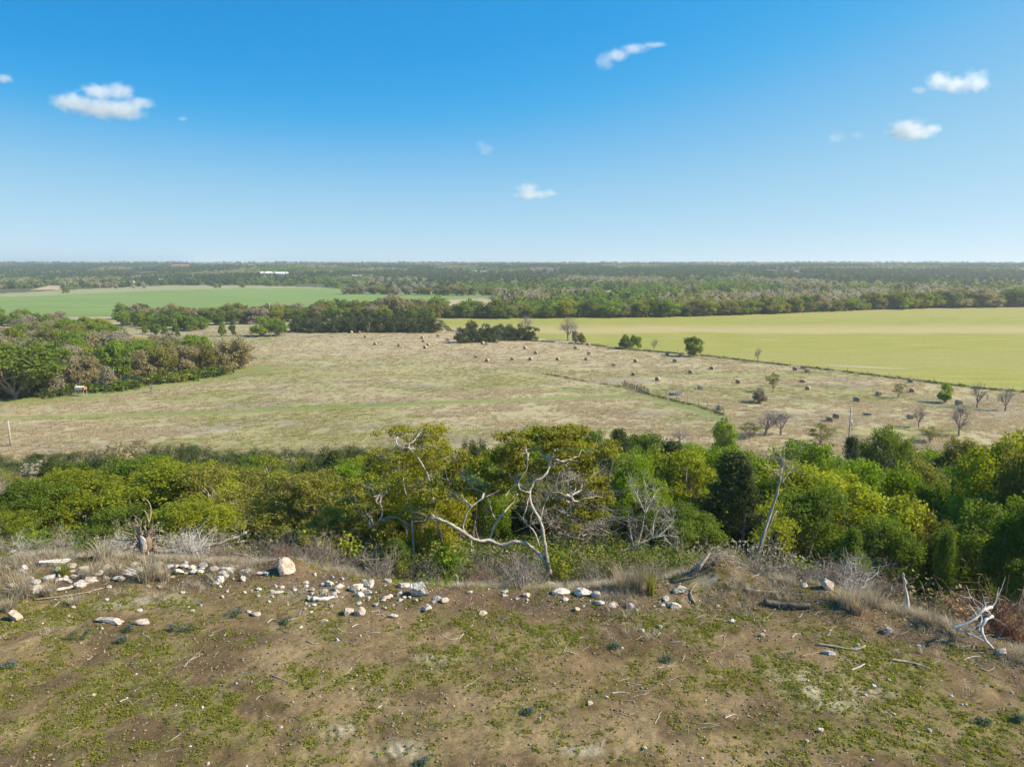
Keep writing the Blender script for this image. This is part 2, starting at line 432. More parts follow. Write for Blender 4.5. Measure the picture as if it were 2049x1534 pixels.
# ------------------------------------------------------------------ ground zones
def pline(pts): return np.array([G(*p)[:2] for p in pts])
def dist_line(x, y, L):
    d = np.full(np.shape(x), 1e9)
    for a, b in zip(L[:-1], L[1:]):
        ab = b - a; t = np.clip(((x - a[0]) * ab[0] + (y - a[1]) * ab[1]) / (ab @ ab), 0, 1)
        d = np.minimum(d, np.hypot(x - a[0] - t * ab[0], y - a[1] - t * ab[1]))
    return d
TRACK1 = pline([(-60, 836), (120, 832), (300, 829), (520, 822), (780, 809), (1000, 801), (1180, 795), (1290, 790), (1380, 815), (1440, 838)])
ROWLINE = pline([(690, 672), (780, 690), (870, 710), (980, 724), (1060, 738), (1120, 752), (1250, 775), (1330, 800), (1400, 815), (1440, 832)])
ROWLINE_A = pline([(690, 672), (780, 690), (870, 710), (980, 724), (1060, 738), (1120, 752), (1250, 775)])
ROWLINE_B = pline([(1090, 748), (1180, 765), (1250, 775), (1330, 797), (1400, 813), (1450, 832)])
FENCE = pline([(880, 641), (900, 662), (1075, 683), (1180, 690), (1250, 699), (1400, 711), (1520, 725), (1640, 738), (1750, 751), (1860, 765), (1960, 777), (2060, 786), (2300, 812)])
WOODEDGE = pline([(-40, 800), (80, 797), (200, 788), (320, 770), (420, 755), (500, 742), (512, 738)])

def green_density(x, y):
    """share of green weeds on the cleared ledge"""
    g = np.zeros(np.shape(x))
    for (px, py, rx, ry, a) in GREENS:
        c = px_cache[(px, py)]
        g = g + a * np.exp(-((x - c[0]) / rx) ** 2 - ((y - c[1]) / ry) ** 2)
    nz = fbm(x / 1.1, y / 1.1, 4, 51)
    return np.clip((g + 0.16) * sstep(.33, .62, nz) * 1.4, 0, 1)
GREENS = [(150, 1330, 3.2, 1.3, .8), (480, 1370, 3.6, 1.2, .9), (300, 1450, 3.0, .8, .5), (270, 1215, 2.2, .4, .9), (800, 1280, 4.0, 1.1, .55), (1100, 1260, 3.5, 1.0, .5), (1380, 1250, 2.5, .9, .45),
          (1640, 1350, 2.4, 1.0, .75), (1830, 1300, 2.2, .9, .8), (1950, 1400, 2.5, 1.2, .65), (1880, 1500, 2.8, .9, .8), (1500, 1340, 2.0, .9, .4), (60, 1240, 1.5, .8, .5), (900, 1420, 3., .8, .2)]
px_cache = {(g[0], g[1]): G(g[0], g[1]) for g in GREENS}
PALES = [(310, 1200, 1.1, .35), (1590, 1355, .55, .45), (1620, 1385, .6, .3), (1660, 1410, .6, .22), (1740, 1385, .9, .2), (870, 1318, .5, .2), (700, 1462, .6, .25), (800, 1500, .6, .3), (1200, 1500, 1.0, .2), (215, 1212, .8, .25), (640, 1180, 1.6, .5), (1370, 1190, .5, .4), (1430, 1150, .7, .5)]
pale_c = [(G(p[0], p[1]), p[2], p[3]) for p in PALES]
def lerp(a, b, t): return a * (1 - t)[..., None] + np.asarray(b)[None] * t[..., None]

BEIGE_LEFT = G(430, 665)
def inpoly(px, py, poly):
    c = np.zeros(px.shape, bool); n = len(poly)
    for i in range(n):
        x1, y1 = poly[i]; x2, y2 = poly[(i + 1) % n]
        c ^= ((y1 > py) != (y2 > py)) & (px < (x2 - x1) * (py - y1) / (y2 - y1 + 1e-12) + x1)
    return c
CLEARINGS = [[(60, 580), (100, 571), (125, 572), (120, 580)],
             [(-900, 600), (-900, 590), (0, 587), (100, 582), (180, 578), (330, 571), (500, 571), (640, 575), (700, 581), (500, 584), (200, 590), (60, 594)],
             [(925, 545), (950, 541), (1000, 544), (1010, 548), (950, 549)], [(1060, 577), (1300, 583), (1280, 586), (1080, 581)],
             [(370, 530.0), (540, 530.4), (560, 531.5), (400, 532.5)], [(520, 552), (600, 549), (625, 552), (560, 556)],
             [(1700, 560), (1730, 557), (1745, 560), (1720, 563)], [(1640, 532), (2049, 534), (2049, 536), (1660, 533.5)]]

def base_colour(x, y, z):
    s = y - edge(x)
    n_a = fbm(x / 2.2, y / 2.2, 4, 61); n_b = fbm(x / 0.45, y / 0.45, 3, 62)
    soil = np.zeros(x.shape + (3,)) + np.array([.215, .155, .088])
    soil = lerp(soil, (.275, .205, .125), sstep(.42, .68, n_a))
    soil = lerp(soil, (.10, .07, .04), sstep(.46, .66, fbm(x / 1.3, y / 1.3, 5, 63)) * .7)
    soil = soil * (.78 + .44 * fbm(x / .12, y / .12, 2, 66))[..., None]
    gd = green_density(x, y)
    soil = lerp(soil, (.205, .185, .075), np.clip(gd * 1.2, 0, .85) * sstep(.25, .55, n_b))
    pale = np.zeros(x.shape)
    for c, rx, ry in pale_c: pale = np.maximum(pale, np.exp(-((x - c[0]) / rx) ** 2 - ((y - c[1]) / ry) ** 2))
    pale = pale * sstep(.35, .6, n_b * .6 + n_a * .4)
    soil = lerp(soil, (.50, .45, .37), pale * .85)
    soil = soil * np.array([1.0, .95, .80])
    berm = np.exp(-((s + .8) / np.where(x > 2, 2.0, 1.2)) ** 2)
    soil = lerp(soil, (.115, .075, .045), berm * .8 * sstep(.25, .55, n_a))
    grit = np.clip(.16 + .5 * berm * n_a + .5 * pale + .25 * (n_a - .4), 0, .8) * (1 - sstep(0, 3, s))
    # slope floor: leaf litter, dry grass
    lit = np.zeros(x.shape + (3,)) + np.array([.13, .105, .06])
    lit = lerp(lit, (.26, .21, .14), sstep(.45, .7, fbm(x / 3, y / 3, 3, 71)))
    lit = lerp(lit, (.08, .10, .03), sstep(.5, .7, fbm(x / 4, y / 4, 3, 72)) * .7)
    c = soil * (1 - sstep(.2, 1.6, s))[..., None] + lit * sstep(.2, 1.6, s)[..., None]
    # valley pasture
    u = x / np.maximum(y, 1)
    pas = np.zeros(x.shape + (3,)) + np.array([.44, .37, .215])
    far_tan = sstep(175, 260, y) * sstep(-.42, -.1, u)
    w = fbm(x / 34, y / 11, 4, 81); w2 = fbm(x / 5, y / 2.4, 4, 82)
    gmask = np.clip(sstep(.44, .60, w) * (.45 + .35 * w2) + sstep(.54, .72, w2) * .2, 0, 1) * (1 - .85 * far_tan)
    pas = lerp(pas, (.30, .285, .10), gmask)
    pas = lerp(pas, (.25, .21, .17), sstep(.52, .68, fbm(x / 14, y / 6, 4, 83)) * .55 * (1 - far_tan))
    pas = lerp(pas, (.52, .40, .26), far_tan * sstep(.3, .6, w2) * .8)
    lawn = np.exp(-(dist_line(x, y, WOODEDGE) / 9) ** 2)
    pas = lerp(pas, (.23, .25, .07), lawn * .9)
    pas = lerp(pas, (.20, .24, .06), np.exp(-(dist_line(x, y, TRACK1) / 2.4) ** 2) * .9 + 0)
    dr = dist_line(x, y, ROWLINE)
    pas = lerp(pas, (.20, .19, .09), np.exp(-(dr / .8) ** 2) * .6 * sstep(.3, .5, w2))
    df = dist_line(x, y, FENCE)
    pas = lerp(pas, (.13, .15, .05), np.exp(-(df / 1.2) ** 2) * .8)
    for (px, py, rx, ry, col, a) in PATCH:
        cc = patch_c[(px, py)]
        k = np.exp(-(((x - cc[0]) / rx) ** 2 + ((y - cc[1]) / ry) ** 2)) * a * sstep(.3, .55, w2)
        pas = lerp(pas, col, k)
    t = sstep(45, 85, s)
    c = c * (1 - t)[..., None] + pas * t[..., None]
    # far country
    px, py = proj(x, np.maximum(y, 50), z)
    woods = np.zeros(x.shape + (3,)) + np.array([.10, .105, .05])
    woods = lerp(woods, (.17, .15, .10), sstep(.5, .65, fbm(x / 120, y / 200, 3, 91)))
    fm = sstep(560, 700, y)
    wood_region = fm
    c = c * (1 - wood_region)[..., None] + woods * wood_region[..., None]
    clr = np.zeros(x.shape)
    for poly in CLEARINGS: clr = np.maximum(clr, inpoly(px, py, poly) * (y > 500))
    clr = np.where(y > 4000, np.maximum(clr, sstep(.57, .60, fbm(x / 900, y / 1500, 3, 95))), clr)
    c = lerp(c, (.36, .34, .17), clr * .9)
    k = inpoly(px, py, CLEARINGS[0]) * (y > 500)
    c = lerp(c, (.50, .36, .22), k * 1.0)
    k = (inpoly(px, py, CLEARINGS[4]) | inpoly(px, py, CLEARINGS[2])) * (y > 500)
    c = lerp(c, (.62, .55, .42), k * .9)
    grit = np.where(y > 60, 0, grit)
    return c * .80, grit
OR, GR, DG = (.46, .34, .19), (.26, .29, .08), (.12, .18, .06)
PATCH = [(70, 829, 9, 1.6, (.52, .38, .20), 1.0), (880, 768, 12, 1.5, OR, .6), (1100, 780, 15, 4, GR, .5), (1390, 757, 4, 1.6, DG, .9), (1470, 757, 5, 1.6, DG, .8), (1430, 764, 7, 1.6, (.44, .33, .12), .9),
         (1440, 800, 14, 3, GR, .7), (1560, 800, 12, 4, GR, .7), (1700, 800, 12, 4, GR, .7), (1880, 812, 9, 2, (.16, .23, .05), .95), (1960, 812, 9, 2, DG, .6), (1900, 785, 16, 3, (.44, .38, .13), .8), (1830, 800, 10, 2, DG, .6),
         (400, 700, 22, 5, (.42, .33, .22), .8), (520, 668, 40, 12, (.40, .32, .22), .9), (330, 665, 40, 12, (.38, .31, .21), .9), (600, 705, 22, 5, (.46, .36, .24), .8), (1180, 690, 30, 8, (.47, .36, .23), .8),
         (560, 850, 9, 3, (.26, .23, .20), .8), (760, 855, 10, 3, (.27, .24, .2), .7), (1350, 840, 9, 3, (.28, .24, .2), .6), (120, 870, 9, 4, GR, .6), (60, 850, 12, 3, GR, .5)]
patch_c = {(p[0], p[1]): G(p[0], p[1]) for p in PATCH}

def build_ground():
    rr = np.concatenate([np.linspace(0.5, 11, 20)[:-1], np.linspace(11, 28, 250)[:-1], np.geomspace(28, 120, 110)[:-1], np.geomspace(120, 700, 210)[:-1], np.geomspace(700, 17000, 150)])
    th = np.concatenate([np.radians(np.linspace(-180, -47, 36))[:-1], np.radians(np.linspace(-47, 47, 500)), np.radians(np.linspace(47, 180, 36))[1:]])
    RR, TH = np.meshgrid(rr, th, indexing='ij')
    X, Y = RR * np.sin(TH), RR * np.cos(TH)
    Z = H(X, Y)
    nr, nt = X.shape
    V = np.stack([X, Y, Z], -1).reshape(-1, 3)
    i = np.arange(nr - 1)[:, None] * nt; j = np.arange(nt - 1)[None]
    A, B, C, D = (i + j).ravel(), (i + j + 1).ravel(), (i + nt + j + 1).ravel(), (i + nt + j).ravel()
    F = np.concatenate([np.stack([A, C, B], 1), np.stack([A, D, C], 1)])
    b = Buf(); b.add(V, F); o = b.obj('ground', M['ground'], smooth=True)
    c, g = base_colour(X, Y, Z)
    c = np.concatenate([c.reshape(-1, 3), np.ones((len(V), 1))], 1)
    a = o.data.attributes.new('base', 'FLOAT_COLOR', 'POINT'); a.data.foreach_set('color', c.astype(np.float32).ravel())
    a = o.data.attributes.new('grit', 'FLOAT', 'POINT'); a.data.foreach_set('value', g.ravel().astype(np.float32))
    tag(o, 'bare brown ledge falling away to a tan pasture and distant wooded country', kind='structure')
build_ground()

# crop fields: sheets laid over the valley floor
def field(name, near, far, stops, rows, label, stripe=None, lift=.06, nx=140, ny=60):
    N = np.array([G(*p) for p in near]); Fr = np.array([G(*p) for p in far])
    def res(L, n):
        d = np.r_[0, np.cumsum(np.hypot(*np.diff(L[:, :2], axis=0).T))]
        t = np.linspace(0, d[-1], n); return np.stack([np.interp(t, d, L[:, k]) for k in range(2)], 1)
    A, B = res(N, nx), res(Fr, nx)
    t = np.linspace(0, 1, ny)[:, None, None]
    XY = A[None] * (1 - t) + B[None] * t
    X, Y = XY[..., 0], XY[..., 1]
    Z = H(X, Y) + lift
    V = np.stack([X, Y, Z], -1).reshape(-1, 3)
    i = np.arange(ny - 1)[:, None] * nx; j = np.arange(nx - 1)[None]
    a, b_, c, d = (i + j).ravel(), (i + j + 1).ravel(), (i + nx + j + 1).ravel(), (i + nx + j).ravel()
    b = Buf(); b.add(V, np.concatenate([np.stack([a, b_, c], 1), np.stack([a, c, d], 1)]))
    m, n, l, out = newmat(name)
    g = n.new('ShaderNodeNewGeometry')
    mp_ = n.new('ShaderNodeMapping'); mp_.inputs['Scale'].default_value = rows; l.new(g.outputs['Position'], mp_.inputs[0])
    ns = n.new('ShaderNodeTexNoise'); ns.inputs['Scale'].default_value = 1; ns.inputs['Detail'].default_value = 10; ns.inputs['Roughness'].default_value = .7; l.new(mp_.outputs[0], ns.inputs[0])
    n2 = n.new('ShaderNodeTexNoise'); n2.inputs['Scale'].default_value = 1.6; n2.inputs['Detail'].default_value = 5; l.new(g.outputs['Position'], n2.inputs[0])
    r = ramp(n, stops); l.new(ns.outputs['Fac'], r.inputs[0])
    col = r.outputs[0]
    if stripe:
        for (y0, y1, y2, y3, sc, amt) in stripe:
            sp = n.new('ShaderNodeSeparateXYZ'); l.new(g.outputs['Position'], sp.inputs[0])
            nw = n.new('ShaderNodeTexNoise'); nw.inputs['Scale'].default_value = .02; nw.inputs['Detail'].default_value = 4; l.new(g.outputs['Position'], nw.inputs[0])
            w1 = n.new('ShaderNodeMath'); w1.operation = 'MULTIPLY_ADD'; w1.inputs[1].default_value = 30; l.new(nw.outputs['Fac'], w1.inputs[0]); l.new(sp.outputs[1], w1.inputs[2])
            fa = n.new('ShaderNodeMapRange'); fa.inputs[1].default_value = y0 + 15; fa.inputs[2].default_value = y1 + 15; l.new(w1.outputs[0], fa.inputs[0])
            fb = n.new('ShaderNodeMapRange'); fb.inputs[1].default_value = y2 + 15; fb.inputs[2].default_value = y3 + 15; fb.inputs[3].default_value = amt; fb.inputs[4].default_value = 0; l.new(w1.outputs[0], fb.inputs[0])
            pr = n.new('ShaderNodeMath'); pr.operation = 'MULTIPLY'; l.new(fa.outputs[0], pr.inputs[0]); l.new(fb.outputs[0], pr.inputs[1])
            mx = n.new('ShaderNodeMix'); mx.data_type = 'RGBA'; l.new(pr.outputs[0], mx.inputs['Factor']); l.new(col, mx.inputs['A']); mx.inputs['B'].default_value = (*sc, 1); col = mx.outputs['Result']
    mr = n.new('ShaderNodeMapRange'); mr.inputs[1].default_value = .3; mr.inputs[2].default_value = .7; mr.inputs[3].default_value = .8; mr.inputs[4].default_value = 1.2; l.new(n2.outputs['Fac'], mr.inputs[0])
    vm = n.new('ShaderNodeVectorMath'); vm.operation = 'SCALE'; l.new(col, vm.inputs[0]); l.new(mr.outputs[0], vm.inputs['Scale'])
    p = n.new('ShaderNodeBsdfPrincipled'); p.inputs['Roughness'].default_value = .9; p.inputs['Specular IOR Level'].default_value = .1
    l.new(vm.outputs[0], p.inputs['Base Color']); l.new(p.outputs[0], out.inputs[0])
    o = b.obj(name, m, smooth=True)
    tag(o, label, kind='structure')
    return o
field('hay_field', [(877, 641), (900, 655), (1075, 676), (1180, 687), (1250, 697), (1400, 709), (1520, 723), (1640, 736), (1750, 749), (1860, 763), (1960, 775), (2060, 784), (2300, 810)],
      [(877, 638), (1000, 637), (1150, 636), (1300, 635), (1450, 631), (1600, 626), (1750, 621), (1900, 618), (2060, 616), (2300, 614)],
      [(.3, (.215, .22, .045)), (.5, (.265, .26, .055)), (.7, (.335, .29, .10))], (.05, .22, 1), 'yellow green field reaching to the tree line on the right',
      stripe=[(296, 306, 318, 352, (.42, .32, .17), .7), (385, 400, 470, 480, (.33, .28, .11), .35), (180, 200, 225, 250, (.29, .26, .09), .5)])
field('crop_field', [(-420, 640), (-40, 636), (120, 634), (300, 630), (500, 622), (700, 612), (850, 603), (985, 594)],
      [(-420, 604), (-40, 597), (120, 590), (300, 582), (450, 578), (640, 577), (850, 583), (985, 590)],
      [(.3, (.135, .20, .055)), (.55, (.18, .245, .07)), (.75, (.235, .27, .10))], (.01, .08, 1), 'long blue green crop field beyond the woods on the left', lift=.15)
for (px, py, rx, ry, nm) in [(1730, 735, 11, 1.6, 'near'), (1543, 681, 7, 1.2, 'far')]:
    c = G(px, py); b = Buf(); k = 26
    an = np.linspace(0, 2 * PI, k, endpoint=False); rad = 1 + .25 * R.normal(0, 1, k)
    u = np.array([math.cos(-.35), math.sin(-.35)]); v = np.array([-u[1], u[0]])
    V = [(c[0], c[1], .12)] + [(c[0] + rx * r_ * math.cos(a) * u[0] + ry * r_ * math.sin(a) * v[0], c[1] + rx * r_ * math.cos(a) * u[1] + ry * r_ * math.sin(a) * v[1], .085) for a, r_ in zip(an, rad)]
    b.add(V, [(0, 1 + i, 1 + (i + 1) % k) for i in range(k)])
    o = b.obj('dirt_patch', noisemat('bare_patch_' + nm, [(.3, (.30, .24, .14)), (.7, (.48, .40, .27))], 1.5, coord='Object', bump=0))
    tag(o, 'bare earth strip in the yellow green field, %s one' % nm, kind='structure')

# ------------------------------------------------------------------ landmarks used in the labels
def mark(px, table):
    for lim, txt in table:
        if px < lim: return txt
    return table[-1][1]
NEARMARK = [(70, 'at the left side of the view'), (200, 'above the wide yellow green oak'), (300, 'above the uprooted stump'), (420, 'above the fallen log'), (540, 'just right of the fallen log'), (660, 'above the rubble heap'), (770, 'above the boulder pair'),
            (880, 'above the large white boulder'), (1000, 'left of the golden oak'), (1120, 'directly behind the golden oak'), (1220, 'right behind the golden oak'), (1340, 'behind the silvery dead bush'), (1460, 'above the soil mound'), (1590, 'behind the leaning dead tree'),
            (1720, 'left of the utility pole'), (1840, 'right of the utility pole'), (1950, 'above the splintered stump'), (9999, 'at the right side of the view')]
GROUNDMARK = [(120, 'at the left side of the ledge'), (260, 'by the half buried slab'), (400, 'below the fallen log'), (530, 'left of the rubble heap'), (640, 'below the rubble heap'), (760, 'near the two pink rocks'), (900, 'below the large white boulder'),
              (1040, 'before the golden oak'), (1180, 'below the flat white pair'), (1300, 'near the bundle of sticks'), (1430, 'below the soil mound'), (1560, 'left of the dark log'), (1700, 'below the dark log'), (1840, 'near the flat brown branch'), (1940, 'left of the bleached branches'), (9999, 'at the right side of the ledge')]
FARMARK = [(330, 'above the left grove'), (460, 'above the slim trees'), (590, 'left of the long cedar row'), (730, 'over the cedar row, left half'), (880, 'over the cedar row, right half'), (960, 'left above the cedar clump'), (1070, 'right above the cedar clump'),
           (1180, 'above the large bare tree'), (1300, 'above the three small trees'), (1440, 'above the lone green tree'), (1580, 'above the small bare tree'), (1720, 'above the pale field strip'), (1860, 'right of the pale strip'), (9999, 'at the right side')]
def depthword(py): return 'nearest the camera' if py > 1400 else 'on mid ground' if py > 1280 else 'near the edge'
# ------------------------------------------------------------------ tree meshes
def tree_mesh(name, seed, Hh, Rr, zb, nlobe, ncl, per, ls, cr, trunk_r, wob=.12, bark='bark', fork=None, flat=.65, lean=0, twigk=3, shape='round', up=.6, lobe_r=.5, aspect=.6, inner=.3):
    r = np.random.default_rng(seed)
    wb, lb = Buf(), Buf()
    fork = fork or zb * .75
    C, CT, CR = [], [], []
    top = np.array([lean * Hh, 0, Hh])
    if shape == 'cone':
        tp = curve(r, (0, 0, -.3), (lean * Hh, 0, Hh * .93), 8, .02)
        tube(wb, tp, np.linspace(trunk_r, trunk_r * .15, 8), 5, .4)
        for k in range(ncl):
            t = r.uniform(0, 1) ** .75
            z = zb + (Hh - zb) * t
            prof = (1 - t) ** .75 * (.75 + .25 * math.sin(9 * t + seed)) + .06
            a = r.uniform(0, 2 * PI); lob = 1 + .22 * math.sin(3 * a + seed) + .15 * math.sin(5 * a + 4 * t)
            q = Rr * prof * lob * r.uniform(.55, 1.0)
            c = np.array([q * math.cos(a) + lean * z, q * math.sin(a), z + q * .25])
            C.append(c); CT.append(r.uniform(0, 1)); CR.append(cr * r.uniform(.7, 1.3))
            if k % 3 == 0:
                s_ = np.array([lean * z, 0, max(0.2, z - q * .35)]); tube(wb, curve(r, s_, c, 4, .05), np.linspace(.03, .008, 4) * Hh / 5, 3, r.uniform(0, 1))
    else:
        base = np.array([0, 0, -.4]); fk = np.array([lean * fork * 1.3, r.normal(0, .1), fork])
        tp = curve(r, base, fk, 6, wob * .6)
        tube(wb, tp, np.linspace(trunk_r * 1.25, trunk_r * .85, 6), 7, r.uniform(.3, .6))
        cen = np.array([lean * Hh * .8, 0, (zb + Hh) / 2])
        for k in range(nlobe):
            if k == 0: lc = cen + [r.normal(0, .1) * Rr, r.normal(0, .1) * Rr, (Hh - zb) * .26]
            else:
                a = k * 2.39996 + r.uniform(-.4, .4); q = Rr * r.uniform(.45, .72)
                lc = cen + np.array([q * math.cos(a), q * math.sin(a), (Hh - zb) * r.uniform(-.32 if zb > .5 else -.44, .2)])
            lr = Rr * lobe_r * r.uniform(.8, 1.15)
            lrz = min(lr * .9, (Hh - zb) * .36)
            limb = curve(r, fk, lc, 9, wob)
            rr_ = np.linspace(trunk_r * .62, trunk_r * .16, 9)
            tube(wb, limb, rr_, 5, r.uniform(.3, .8))
            lt = r.uniform(0, 1)
            for m_ in range(ncl):
                g = r.normal(0, 1, 3); g /= np.linalg.norm(g)
                if g[2] < -.35: g[2] *= -.6
                c = lc + g * np.array([lr, lr, lrz]) * r.uniform(inner, 1) ** .5
                if c[2] > Hh: c[2] = Hh - r.uniform(0, .2)
                if c[2] < zb * .6: c[2] = zb * .6 + r.uniform(0, .4)
                C.append(c); CT.append(np.clip(.5 * lt + .5 * r.uniform(0, 1), 0, 1)); CR.append(cr * r.uniform(.7, 1.35))
                if m_ % 2 == 0 or per == 0:
                    s_ = limb[r.integers(4, 9)]
                    tw = curve(r, s_, c, 6, wob * 1.3)
                    tube(wb, tw, np.linspace(trunk_r * .16, trunk_r * .035, 6), twigk, r.uniform(.2, .9))
                    if per <= 40:
                        for q_ in range(3 if per else 7):
                            e_ = c + r.normal(0, 1, 3) * cr * (1.2 if per else 1.7); e_[2] += .1
                            tube(wb, curve(r, tw[r.integers(2, 6)], e_, 4, wob), np.linspace(trunk_r * .07, trunk_r * .02, 4), 3, r.uniform(.1, .9))
    if per:
        leaves(lb, r, np.array(C), np.array(CR), per, ls, flat, up, aspect, np.array(CT))
        lm = lb.mesh(name + '_crown', [M['elm']])
    else: lm = None
    wm = wb.mesh(name + '_wood', [M[bark]])
    return (wm, lm, Hh, Rr)

V_ = {}
V_['oak'] = [tree_mesh('oak', 11 + i, 6.0, 2.7, 1.0, 10, 18, 84, .066, .42, .15, .2, lean=[.05, -.08, .1, 0, -.03][i], lobe_r=.48, flat=.9, up=.3) for i in range(5)]
V_['cedarbush'] = [tree_mesh('cedar_bush', 171 + i, 5.0, 2.5, .2, 11, 24, 70, .06, .36, .12, .08, lobe_r=.45, flat=1.0, aspect=.35, up=.9) for i in range(4)]
V_['elm'] = [tree_mesh('elm', 31 + i, 7.0, 2.6, 1.2, 11, 25, 85, .066, .42, .15, .12, lobe_r=.46, flat=.95, up=.3) for i in range(4)]
V_['juniper'] = [tree_mesh('juniper', 51 + i, 5.0, 1.55, .25, 0, 210, 62, .062, .30, .12, shape='cone', aspect=.32, up=.9, flat=1.1, lean=[.03, -.04, 0, .02][i]) for i in range(4)]
V_['bare'] = [tree_mesh('bare_tree', 71 + i, 6.0, 2.2, 1.9, 8, 14, 0, .05, .4, .12, .16) for i in range(4)]
V_['mid'] = [tree_mesh('valley_tree', 91 + i, 7.0, 3.2, .4, 12, 17, 30, .20, .75, .22, .08, lobe_r=.5, flat=.8) for i in range(7)]
V_['midcedar'] = [tree_mesh('valley_cedar', 111 + i, 6.0, 2.6, .1, 9, 14, 26, .17, .6, .15, .06, aspect=.5, up=.8, flat=1.0) for i in range(4)]
V_['midbare'] = [tree_mesh('bare_valley_tree', 131 + i, 7.0, 3.0, 2.2, 7, 9, 0, .05, .5, .26, .10, bark='twig') for i in range(4)]
V_['sparse'] = [tree_mesh('sparse_tree', 151 + i, 6.0, 2.3, 1.3, 8, 11, 24, .10, .5, .15, .12) for i in range(2)]

_count = {}
def tree(name, p, height, width, variant, leafm, label, group=None, rz=None, bark=None):
    vs_ = V_[variant]; k = _count.get(variant, 0); _count[variant] = k + 1
    wm, lm, Hh, Rr = vs_[k % len(vs_)]
    e = empty(name, p, R.uniform(0, 2 * PI) if rz is None else rz, (width / (2 * Rr), width / (2 * Rr), height / Hh))
    tag(e, label, 'tree', group)
    t = link('trunk', wm, e)
    if bark:
        t.material_slots[0].link = 'OBJECT'; t.material_slots[0].material = M[bark]
    if lm is not None:
        c = link('crown', lm, e)
        c.material_slots[0].link = 'OBJECT'; c.material_slots[0].material = M[leafm]
    return e

